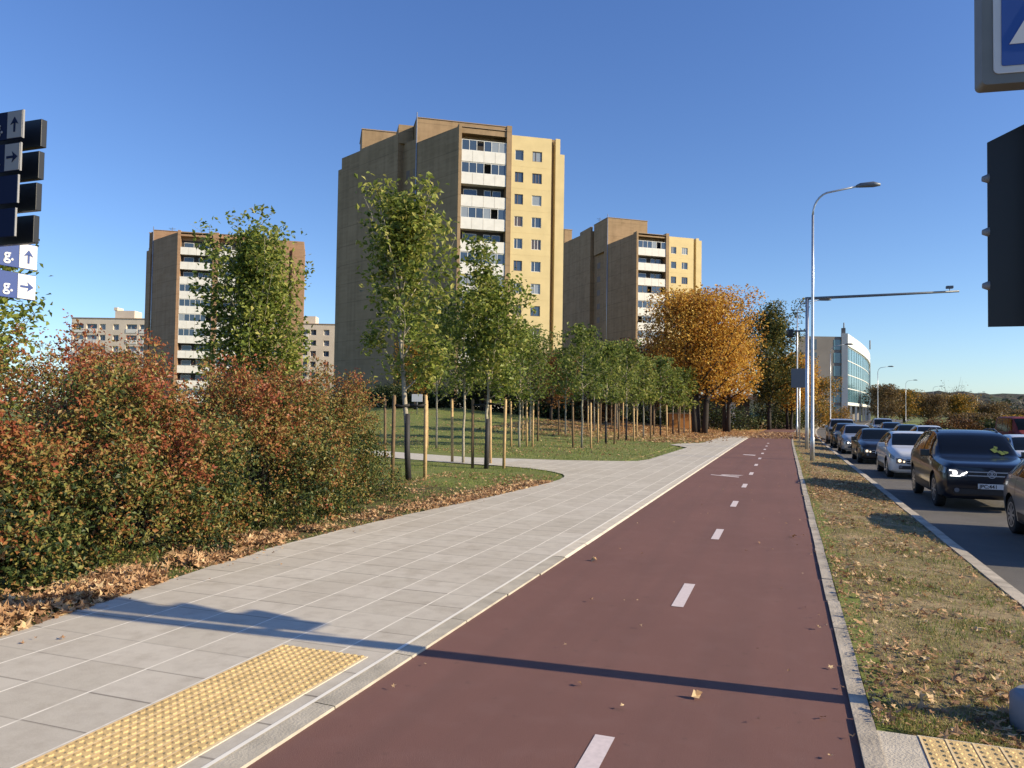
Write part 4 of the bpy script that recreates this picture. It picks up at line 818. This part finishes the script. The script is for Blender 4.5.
# street-name signs at the left
def text_mesh(txt,size,m,parent,loc,rot,name='lettering'):
    cu=bpy.data.curves.new('t','FONT'); cu.body=txt; cu.size=size; cu.extrude=.002; cu.offset=.002
    to=bpy.data.objects.new('t',cu); link(to); dg=bpy.context.evaluated_depsgraph_get(); me=bpy.data.meshes.new_from_object(to.evaluated_get(dg)); bpy.data.objects.remove(to)
    me.materials.clear(); me.materials.append(m); o=link(bpy.data.objects.new(name,me),parent); o.location=loc; o.rotation_euler=rot; return o
M['blue_sign']=mat('blue_sign',(.03,.06,.22),.45); M['navy']=mat('navy',(.007,.013,.045),.7,spec=.1); M['wht']=mat('wht',(.62,.62,.64),.5); M['shaded_grey']=mat('shaded_grey',(.26,.26,.27),.7,spec=.1)  # darker pair: sign blue and white with shade put into the colour
def arrow(mb,cx,cz,s,right,y0,y1):
    if right: P=[(-.5,-.07),(.1,-.07),(-.12,-.33),(.08,-.33),(.5,0),(.08,.33),(-.12,.33),(.1,.07),(-.5,.07)]
    else: P=[(.07,-.5),(.07,.1),(.33,-.12),(.33,.08),(0,.5),(-.33,.08),(-.33,-.12),(-.07,.1),(-.07,-.5)]
    if not right: P=P
    # triangulate simply: shaft + head
    if right: parts=[[(-.5,-.08),(.15,-.08),(.15,.08),(-.5,.08)],[(.0,-.36),(.5,0),(.0,.36),(.12,0)]]
    else: parts=[[(-.08,-.5),(.08,-.5),(.08,.15),(-.08,.15)],[(-.36,.0),(0,.12),(.36,.0),(0,.5)]]
    for p in parts: mb.slab([(cx+x*s,cz+z*s) for x,z in p],y0,y1)
SPX,SPY=-6.12,4.2
sp=empty('sign_post',(SPX,SPY,0),0,'steel post of the street name signs, just outside the left edge','sign post')
b=MB(); b.tube([(0,0,-.1),(0,0,4.4)],.045,12); b.build('post',M['darksteel'],sp)
def name_sign(z,L,rz,txt,arr,label,lit,back,end=0.):
    root=empty('street_name_sign',(SPX,SPY,z),rz,label,'street name sign','street name signs on the left post')
    h=.215; y0=-.085; P=M['blue_sign'] if lit else M['navy']
    b=MB(); b.box(.05,L,y0,y0+.014,0,h); b.build('panel',P,root,.004)
    if arr is not None:
        b=MB(); b.box(L-.155,L-.004,y0-.004,y0-.0005,.006,h-.006); b.build('arrow_field',M['wht'] if lit else M['shaded_grey'],root)
        a=MB(); arrow(a,L-.078,h/2,.115,arr=='right',y0-.007,y0-.0045); a.build('arrow',P,root)
        text_mesh(txt,.13,M['wht'] if lit else M['shaded_grey'],root,(L-.155-.035-.07*len(txt)*.75+.012,y0-.003,.055),(math.pi/2,0,0))
    if not lit:
        b=MB(); b.box(L-.004,L+.003,y0+.0,y0+.015,0,h); b.build('edge',M['shaded_grey'],root)
    if back:
        b=MB(); b.box(-.3,L+.01,.06,.11,-.02,h-.02); b.build('rear_panel',M['black'],root,.004)
    return root
for i,(pyc,a,lb) in enumerate([(125.5,'up','topmost shaded street name sign with an up arrow'),(157,'right','shaded street name sign with a right arrow, second from the top'),(188,None,'plain dark street name sign, third from the top'),(220,None,'plain dark street name sign, fourth from the top')]):
    Z=6.02; z=1.8+(401-pyc)/765*Z-.18
    name_sign(z,.705-.015*i,0,'g.',a,lb,False,True)
name_sign(1.8+(401-254)/765*6.3-.10,.54,R(86),'g.','up','sunlit blue street name sign with an up arrow, upper of the two',True,False)
name_sign(1.8+(401-285)/765*6.3-.10,.535,R(86),'ų g.','right','sunlit blue street name sign with a right arrow, lowest on the post',True,False)
# small pale sign on the lawn
ls_=empty('lawn_sign',(-25.4,50.5,gz(-25.4,50.5)),R(15),'small white sign on a thin post at the top of the lawn','sign'); b=MB(); b.tube([(0,0,-.1),(0,0,1.4)],.03,6); b.build('post',M['darksteel'],ls_); b=MB(); b.box(-.4,.4,-.05,-.03,.95,1.5); b.build('panel',M['wht'],ls_,.02)
# ================================================================ CARS
def pchip(xs,ys,x):
    xs=np.array(xs,float); ys=np.array(ys,float); x=np.clip(x,xs[0],xs[-1]); h=np.diff(xs); d=np.diff(ys)/h; m=np.zeros(len(xs)); m[0]=d[0]; m[-1]=d[-1]
    for i in range(1,len(xs)-1):
        m[i]=0 if d[i-1]*d[i]<=0 else 2*d[i-1]*d[i]/(d[i-1]+d[i])
    i=np.clip(np.searchsorted(xs,x)-1,0,len(xs)-2); t=(x-xs[i])/h[i]
    return (2*t**3-3*t**2+1)*ys[i]+(t**3-2*t**2+t)*h[i]*m[i]+(-2*t**3+3*t**2)*ys[i+1]+(t**3-t**2)*h[i]*m[i+1]
# each profile: list of (y,value)
SUV=dict(L=4.75,wr=.375,wf=.95,wb=3.85,top=[(0,.96),(.05,1.01),(.22,1.05),(.7,1.10),(1.22,1.14),(1.6,1.40),(2.0,1.63),(2.6,1.71),(3.6,1.68),(4.2,1.58),(4.45,1.40),(4.65,1.1),(4.75,.95)],
 belt=[(0,.90),(.05,.93),(.22,.96),(.8,1.02),(1.22,1.06),(2.15,1.09),(4.2,1.16),(4.45,1.13),(4.65,.98),(4.75,.85)],
 wm=[(0,.84),(.05,.89),(.18,.93),(.4,.95),(.9,.965),(3.9,.96),(4.4,.93),(4.65,.86),(4.75,.74)],
 wt=[(0,.68),(.05,.72),(.22,.75),(.8,.77),(1.22,.78),(2.0,.70),(2.6,.68),(4.2,.66),(4.45,.62),(4.65,.66),(4.75,.60)],
 low=[(0,.36),(.1,.27),(.5,.24),(4.2,.26),(4.75,.42)],ws=(1.25,1.97),sw=[(1.62,2.55),(2.63,3.45),(3.52,4.25)],rs=(4.28,4.6))
HAT=dict(L=4.25,wr=.325,wf=.85,wb=3.45,top=[(0,.72),(.06,.82),(.25,.89),(.7,.97),(1.1,1.03),(1.5,1.24),(1.95,1.43),(2.5,1.49),(3.3,1.46),(3.75,1.36),(4.0,1.15),(4.18,.95),(4.25,.85)],
 belt=[(0,.66),(.06,.73),(.25,.79),(.7,.87),(1.1,.93),(1.95,.95),(3.75,1.0),(4.0,.96),(4.18,.86),(4.25,.74)],
 wm=[(0,.70),(.05,.77),(.2,.83),(.45,.86),(.9,.88),(3.5,.885),(3.9,.86),(4.18,.79),(4.25,.7)],
 wt=[(0,.50),(.06,.56),(.25,.61),(.7,.65),(1.1,.67),(1.95,.57),(2.5,.55),(3.75,.54),(4.0,.57),(4.18,.60),(4.25,.55)],
 low=[(0,.30),(.1,.2),(.5,.18),(3.8,.2),(4.25,.34)],ws=(1.14,1.90),sw=[(1.42,2.35),(2.43,3.1),(3.17,3.62)],rs=(3.8,4.1))
SED=dict(L=4.6,wr=.325,wf=.9,wb=3.65,top=[(0,.68),(.06,.78),(.25,.85),(.7,.93),(1.2,.98),(1.65,1.2),(2.1,1.40),(2.6,1.44),(3.2,1.40),(3.6,1.24),(3.95,1.08),(4.4,1.04),(4.55,.95),(4.6,.8)],
 belt=[(0,.62),(.06,.69),(.25,.76),(.7,.85),(1.2,.90),(2.1,.92),(3.6,.97),(3.95,.97),(4.4,.93),(4.55,.84),(4.6,.7)],
 wm=HAT['wm'][:5]+[(3.8,.885),(4.3,.85),(4.53,.78),(4.6,.7)],wt=[(0,.38),(.06,.48),(.25,.56),(.7,.63),(1.2,.66),(2.1,.56),(2.6,.54),(3.2,.54),(3.6,.57),(3.95,.62),(4.4,.64),(4.55,.6),(4.6,.55)],
 low=HAT['low'][:3]+[(4.1,.2),(4.6,.34)],ws=(1.24,2.05),sw=[(1.5,2.4),(2.48,3.3)],rs=(3.3,3.85))
VAN=dict(L=5.2,wr=.34,wf=.85,wb=4.0,top=[(0,.8),(.06,.95),(.3,1.1),(.7,1.25),(1.2,1.75),(1.6,1.98),(2.2,2.05),(4.6,2.05),(5.0,1.98),(5.12,1.6),(5.2,1.0)],
 belt=[(0,.7),(.06,.8),(.3,.95),(.7,1.05),(1.6,1.1),(4.9,1.12),(5.12,1.05),(5.2,.8)],
 wm=[(0,.62),(.05,.74),(.2,.86),(.5,.94),(1.0,.97),(4.8,.97),(5.1,.94),(5.2,.86)],wt=[(0,.45),(.06,.55),(.3,.66),(.7,.74),(1.6,.80),(4.6,.82),(5.0,.82),(5.12,.84),(5.2,.8)],
 low=[(0,.36),(.1,.25),(.5,.22),(4.7,.24),(5.2,.4)],ws=(.78,1.5),sw=[(1.3,2.2),(2.3,3.4),(3.5,4.8)],rs=(5.02,5.13))
M['tyre']=mat('tyre',(.015,.015,.016),.8); M['rim']=mat('rim',(.40,.41,.43),.35,metal=.7); M['carglass']=mat('carglass',(.006,.008,.009),.08,spec=.18)
M['carglass_clear']=mat('carglass_clear',(.006,.008,.009),.08,spec=.18)
_t=M['carglass_clear'].node_tree; _tr=_t.nodes.new('ShaderNodeBsdfTransparent'); _mx=_t.nodes.new('ShaderNodeMixShader'); _mx.inputs[0].default_value=.6
_t.links.new(_t.nodes['Principled BSDF'].outputs[0],_mx.inputs[1]); _t.links.new(_tr.outputs[0],_mx.inputs[2]); _t.links.new(_mx.outputs[0],_t.nodes['Material Output'].inputs[0])
M['trim']=mat('trim',(.015,.015,.017),.5); M['chrome']=mat('chrome',(.50,.52,.56),.3,metal=.3,coat=1); M['lamp_off']=mat('lamp_off',(.16,.165,.18),.15,spec=.8,coat=1)
M['lamp_on']=mat('lamp_on',(.9,.9,.9),.3,emit=(1,.97,.9),es=1.5); M['lamp_amber']=mat('lamp_amber',(.9,.7,.4),.3,emit=(1,.78,.5),es=1.3); M['plate']=mat('plate',(.62,.62,.62),.5); M['redlamp']=mat('redlamp',(.35,.02,.02),.25)
def paint(name,c,metal=.3,rough=.28): return mat(name,c,rough,metal=metal,coat=.55,noise=.01)
class Surf:
    def __init__(s,d): s.d=d
    def pr(s,k,y): a=s.d[k]; return pchip([p[0] for p in a],[p[1] for p in a],y)
    def sec(s,y):
        low,wm,belt,wt,top=[float(s.pr(k,y)) for k in ('low','wm','belt','wt','top')]
        mid=low+(belt-low)*.52; wb=wm-.05
        tt=top-(top-belt)*.07
        return [(0,low),(wm-.16,low),(wm-.03,low+.07),(wm,mid),(wm-.012,mid+(belt-mid)*.55),(wb,belt),(wb*.5+wt*.5+.018*min(1,(top-belt)*2),belt+(tt-belt)*.5+.0),(wt,tt),(wt*.62,top-(top-belt)*.012),(0,top)]
    def P(s,y,t):
        c=s.sec(y); i=min(len(c)-2,int(t)); f=t-i; a,b=c[i],c[i+1]
        if i in (3,4,6,7,8) or i==2:
            p0=c[max(i-1,0)]; p3=c[min(i+2,len(c)-1)]
            def cr(k): return .5*((2*a[k])+(-p0[k]+b[k])*f+(2*p0[k]-5*a[k]+4*b[k]-p3[k])*f*f+(-p0[k]+3*a[k]-3*b[k]+p3[k])*f**3)
            lin=(a[0]+(b[0]-a[0])*f,a[1]+(b[1]-a[1])*f); q=(cr(0)*.6+lin[0]*.4,cr(1)*.6+lin[1]*.4)
        else: q=(a[0]+(b[0]-a[0])*f,a[1]+(b[1]-a[1])*f)
        return Vector((q[0],y,q[1]))
    def N(s,y,t):
        e=.01; dy=s.P(y+e,t)-s.P(y-e,t); dt=s.P(y,min(8.999,t+e))-s.P(y,max(0,t-e)); n=dy.cross(dt); n.normalize(); 
        return -n if n.dot(Vector((s.P(y,t).x,0,s.P(y,t).z-.5)))<0 else n
TS=[0,1,1.5,2,2.33,2.66,3,3.33,3.66,4,4.5,5,5.5,6,6.5,7,7.33,7.66,8,8.33,8.66,9]
def car(name,d,label,cat,x,y,m,head='on',z=-.25,rz=0,plate=None,emblem=False,group='cars queuing in the lane beside the kerb',roofrails=False):
    """x = centre, y = front bumper (front faces -y)"""
    S=Surf(d); L=d['L']; root=empty(name,(x,y,z),rz,label,cat,group)
    yy=[0,.03,.06,.12,.2,.3]+list(np.arange(.42,L-.35,.12))+[L-.3,L-.2,L-.12,L-.06,L-.03,L]
    V=[];F=[];nt_=len(TS); full=2*nt_-2
    for q in yy:
        c=[S.P(q,t) for t in TS]; ring=[(p.x,p.y,p.z) for p in c]+[(-p.x,p.y,p.z) for p in c[-2:0:-1]]; V+=ring
    for i in range(len(yy)-1):
        for j in range(full): j2=(j+1)%full; F.append((i*full+j,i*full+j2,(i+1)*full+j2,(i+1)*full+j))
    F.append(tuple(range(full))[::-1]); F.append(tuple((len(yy)-1)*full+j for j in range(full)))
    me=bpy.data.meshes.new('body'); me.from_pydata(V,[],F); me.materials.append(m); me.materials.append(M['trim'])
    import bmesh as _b
    bm=_b.new(); bm.from_mesh(me); _b.ops.recalc_face_normals(bm,faces=bm.faces); bm.to_mesh(me); bm.free()
    bo=bpy.data.objects.new('body',me); link(bo)
    cut=MB(); wr=d['wr']
    for wy in (d['wf'],d['wb']):
        for sx in (-1,1): cut.tube([(sx*.58,wy,wr),(sx*1.2,wy,wr)],wr+.06,24)
    cu=cut.build('cut',M['trim']); cm=cu.data; bm=_b.new(); bm.from_mesh(cm); _b.ops.recalc_face_normals(bm,faces=bm.faces); bm.to_mesh(cm); bm.free()
    md=bo.modifiers.new('b','BOOLEAN'); md.operation='DIFFERENCE'; md.object=cu; md.solver='EXACT'; md.material_mode='TRANSFER'
    dg=bpy.context.evaluated_depsgraph_get(); nm=bpy.data.meshes.new_from_object(bo.evaluated_get(dg)); bpy.data.objects.remove(bo); bpy.data.objects.remove(cu)
    nm.polygons.foreach_set('use_smooth',[p.area<.2 for p in nm.polygons]); nm.update()
    try: nm.set_sharp_from_angle(angle=R(38))
    except Exception: pass
    b_o=link(bpy.data.objects.new('body',nm),root)
    def patch(nm,y0,y1,t0,t1,m,off=.008,side=(1,-1),ny=6,ntt=4,yf0=None,yf1=None):
        out=[]
        for sx in side:
            vs=[];fs=[]
            for i in range(ny+1):
                for j in range(ntt+1):
                    f=j/ntt; t=t0+(t1-t0)*f; a=y0+(yf0*f if yf0 else 0); b=y1+(yf1*f if yf1 else 0); q=a+(b-a)*i/ny
                    p=S.P(q,t)+S.N(q,t)*off; vs.append((p.x*sx,p.y,p.z))
            for i in range(ny):
                for j in range(ntt): k=i*(ntt+1)+j; fs.append((k,k+1,k+ntt+2,k+ntt+1))
            mb=MB(); mb.add(vs,fs,0,True); out.append(mb.build(nm,m,root))
        return out
    a,b=d['ws']
    def across(nm,y0,y1,m,tt0=7.08,off=.008):
        vs=[];fs=[];tl=[tt0,7.5,8,8.5,9]; full=[(t,1) for t in tl]+[(t,-1) for t in tl[-2::-1]]; n=len(full); ny=6
        for i in range(ny+1):
            q=y0+(y1-y0)*i/ny
            for t,sx in full: p=S.P(q,t)+S.N(q,min(t,8.9))*off; vs.append((p.x*sx,p.y,p.z))
        for i in range(ny):
            for j in range(n-1): k=i*n+j; fs.append((k,k+1,k+n+1,k+n))
        mb=MB(); mb.add(vs,fs,0,True); return mb.build(nm,m,root)
    across('windshield',a,b,M['carglass_clear'] if emblem else M['carglass'],off=.03 if emblem else .008); across('rear_window',*d['rs'],M['carglass'])
    for i,(s0,s1) in enumerate(d['sw']): patch('side_window',s0,s1,5.12,6.85,M['carglass'],.008,yf0=.34*(b-a) if i==0 else None,yf1=-.18 if i==len(d['sw'])-1 else None)
    bz=float(S.pr('belt',0)); w0=float(S.pr('wm',0)); w1=float(S.pr('wm',.22))
    patch('headlight_side',.03,.42,4.1,4.98,M['lamp_off'],.010,yf0=.0,yf1=-.1)
    for sx in (1,-1):
        P=[(w0*.56,bz-.15),(w0*.96,bz-.16),(w0*.97,bz+.0),(w0*.78,bz+.015),(w0*.54,bz-.06)]
        P=[(a_*sx,c_) for a_,c_ in P]; P=P if sx>0 else P[::-1]
        h=MB(); h.slab(P,-.03,-.004); ho=h.build('headlight',M['lamp_off'],root)
        if head:
            h=MB(); h.tube([(sx*w0*.82,-.05,bz-.075),(sx*w0*.82,-.028,bz-.075)],[.045,.05],14); h.tube([(sx*w0*.64,-.045,bz-.10),(sx*w0*.64,-.028,bz-.10)],[.028,.03],12)
            if emblem: h.tube([(sx*w0*.55,-.04,bz-.05),(sx*w0*.72,-.045,bz-.14),(sx*w0*.93,-.04,bz-.135)],.014,6); h.tube([(sx*w0*.95,-.035,bz-.02),(sx*w0*.80,-.045,bz-.035)],.012,6)
            h.build('headlight_beam',M['lamp_on'] if head=='on' else M['lamp_amber'],ho)
        h=MB(); h.tube([(sx*w0*.78,-.035,float(S.pr('low',0))+.1),(sx*w0*.78,-.02,float(S.pr('low',0))+.1)],.05,10); h.build('fog_lamp',M['lamp_off'],root)
    patch('taillight',L-.32,L-.05,4.0,5.6,M['redlamp'],.010)
    tz=float(S.pr('low',0)); bz=float(S.pr('belt',0)); w0=float(S.pr('wm',0))
    g=MB(); g.box(-w0*.52,w0*.52,-.022,-.004,bz-.17,bz-.02); g.build('grille',M['trim'],root)
    g=MB(); g.box(-w0*.53,w0*.53,-.03,-.023,bz-.055,bz-.035); g.box(-w0*.53,w0*.53,-.03,-.023,bz-.135,bz-.115); g.build('grille_bar',M['chrome'],root)
    g=MB(); g.box(-w0*.85,w0*.85,-.02,-.003,tz+.02,tz+.13); g.build('lower_intake',M['trim'],root)
    g=MB(); g.box(-.26,.26,-.045,-.02,tz+.14,tz+.25); po=g.build('number_plate',M['plate'],root)
    if plate: text_mesh(plate,.105,M['trim'],po,(-.235,-.047,tz+.16),(math.pi/2,0,0))
    if emblem:
        e=MB(); n=20; zc=bz-.085
        e.add([(rr*math.cos(2*math.pi*i/n),yv,zc+rr*math.sin(2*math.pi*i/n)) for i in range(n) for rr,yv in ((.085,-.036),(.070,-.036))],[(2*i,2*i+1,(2*i+3)%(2*n),(2*i+2)%(2*n)) for i in range(n)])
        for P in ([(-.035,.05),(-.02,.05),(.0,.01),(.02,.05),(.035,.05),(.006,-.008),(-.006,-.008)],[(-.052,.02),(-.03,-.05),(-.018,-.05),(0,-.015),(.018,-.05),(.03,-.05),(.052,.02),(.042,.02),(.024,-.03),(.005,-.0),(-.005,-.0),(-.024,-.03),(-.042,.02)]):
            e.slab([(px_,zc+pz_) for px_,pz_ in P],-.037,-.032)
        e.build('emblem',M['chrome'],root)
    for sx in (1,-1):
        p=S.P(a+.28,5.05); mm=MB(); cx=p.x+.13; mm.tube([(sx*(p.x-.03),a+.30,p.z+.03),(sx*(p.x+.04),a+.29,p.z+.06)],.02,6)
        mm.box(min(sx*(cx-.11),sx*(cx+.09)),max(sx*(cx-.11),sx*(cx+.09)),a+.22,a+.34,p.z+.02,p.z+.17); mm.build('mirror',m,root,.03)
        # sills and door seams
        patch('sill',.95+d['wf']-.4,d['wb']-.45,1.9,2.5,M['trim'],.006,side=(sx,))
        for dy in ([d['sw'][0][1]+.04]+([d['sw'][1][1]+.03] if len(d['sw'])>2 else [])): patch('door_seam',dy-.006,dy+.006,2.5,5.0,M['trim'],.003,side=(sx,),ny=1,ntt=8)
        h=MB(); p=S.P(d['sw'][0][1]-.12,4.5); h.box(min(sx*(p.x-.01),sx*(p.x+.03)),max(sx*(p.x-.01),sx*(p.x+.03)),p.y-.1,p.y+.1,p.z-.012,p.z+.02); h.build('door_handle',m,root)
        if roofrails:
            rr_=[S.P(q,7.25)+Vector((0,0,.05)) for q in (2.3,2.6,3.3,4.0)]; rr_[0].z-=.04; rr_[-1].z-=.04
            h=MB(); h.tube([(sx*p.x,p.y,p.z) for p in rr_],.018,6); h.build('roof_rail',M['darksteel'],root)
        for wy in (d['wf'],d['wb']):
            wx=float(S.pr('wm',wy))-.03; wo=MB(); wo.tube([(sx*(wx-.2),wy,wr),(sx*(wx-.18),wy,wr),(sx*(wx-.02),wy,wr),(sx*wx,wy,wr)],[wr-.02,wr,wr,wr-.03],26); t=wo.build('wheel',M['tyre'],root)
            rm=MB(); n=5; rm.tube([(sx*(wx-.004),wy,wr),(sx*(wx+.002),wy,wr)],[wr*.20,wr*.18],12)
            ring=[]; K=24
            for i in range(K): aa=2*math.pi*i/K; ring+= [(sx*(wx+.003),wy+wr*.68*math.cos(aa),wr+wr*.68*math.sin(aa)),(sx*(wx+.001),wy+wr*.60*math.cos(aa),wr+wr*.60*math.sin(aa))]
            rm.add(ring,[(2*i,2*i+1,(2*i+3)%(2*K),(2*i+2)%(2*K)) for i in range(K)])
            for i in range(n*2):
                aa=2*math.pi*i/(n*2); ca,sa=math.cos(aa),math.sin(aa); w1=.022
                rm.add([(sx*(wx+.003),wy+ca*wr*.15-sa*w1,wr+sa*wr*.15+ca*w1),(sx*(wx+.003),wy+ca*wr*.63-sa*w1*.8,wr+sa*wr*.63+ca*w1*.8),(sx*(wx+.003),wy+ca*wr*.63+sa*w1*.8,wr+sa*wr*.63-ca*w1*.8),(sx*(wx+.003),wy+ca*wr*.15+sa*w1,wr+sa*wr*.15-ca*w1)],[(0,1,2,3)])
            rm.build('rim',M['rim'],t)
    # interior dark box is the closed body itself
    return root
pw=paint('paint_white',(.62,.63,.64),0); pn=paint('paint_navy',(.006,.008,.016),.1); ps=paint('paint_silver',(.30,.31,.32),.6); pd=paint('paint_darkgrey',(.03,.028,.028),.4); pk=paint('paint_black',(.012,.012,.014),.2); pr_=mat('paint_red',(.16,.012,.008),.6); pb=paint('paint_blue',(.04,.06,.12),.3); pl=paint('paint_lightgrey',(.40,.41,.42),.4)
car('parked_car' if False else 'waiting_car',SUV,'dark navy off-road car with bright headlights, largest car facing the camera','car',4.13,18.75,pn,'on',plate='JPC:441',emblem=True,roofrails=True)
car('waiting_car',HAT,'silver car cut off by the right edge of the picture','car',4.62,12.3,ps,None)
car('waiting_car',HAT,'white hatchback behind the dark navy off-road car','car',4.02,27.2,pw,'amber')
car('waiting_car',SED,'dark brown black car with two lit lamps behind the white hatchback','car',3.75,34.6,pd,'amber')
car('waiting_car',HAT,'silver grey car, fourth from the camera in the kerb lane','car',3.62,42.6,pl,'on')
car('waiting_car',HAT,'black car, fifth from the camera in the kerb lane','car',3.6,49.5,pk,'on')
car('waiting_car',SUV,'white tall car at the far end of the visible queue','car',3.75,56.2,pl,'amber')
car('waiting_car',HAT,'small dark blue car far back in the queue behind the white tall one','car',4.2,64,pb,None)
car('moving_car',HAT,'white car in the second lane, half hidden behind the navy off-road car','car',7.15,25.6,pw,None,group='cars in the other lanes')
for i,(x,y,dd,mm,lb) in enumerate([(7.4,45,HAT,pw,'white car roof showing above the dark sedan'),(7.5,53,SED,pk,'dark car roof in the second lane behind the white one'),(7.6,62,HAT,pb,'blue car roof far back in the second lane'),(8.3,74,SUV,pl,'pale tall car far back in the second lane')]): car('moving_car',dd,lb,'car',x,y,mm,None,group='cars in the other lanes')
# high-visibility vest behind the windscreen of the navy car: seen on its dashboard through the glass
M['vest']=mat('vest',(.30,.40,.10),.6); M['vest2']=mat('vest2',(.55,.55,.50),.6)
S_=Surf(SUV); vs=[];fs=[]; rv=random.Random(4)
for k,(u0,t0,w_) in enumerate([(1.36,8.0,.09),(1.42,8.25,.08),(1.5,8.15,.05),(1.38,7.7,.06)]):
    for q in range(5):
        a_=2*math.pi*q/5+rv.random(); p=S_.P(u0+math.sin(a_)*w_*.8,t0)+S_.N(u0,8.5)*rv.uniform(.012,.022); vs.append((p.x+math.cos(a_)*w_,p.y,p.z))
    fs.append(tuple(range(5*k,5*k+5)))
vb=MB(); vb.add(vs,fs); vo_=vb.build('safety_vest',M['vest']); vo_.location=(4.13,18.75,-.25); tag(vo_,'crumpled yellow green safety vest behind the windscreen of the navy car','safety vest')
bs_=car('minibus',VAN,'dark red minibus on the far carriageway at the right edge','minibus',13.0,49.0,pr_,None,group='cars in the other lanes')
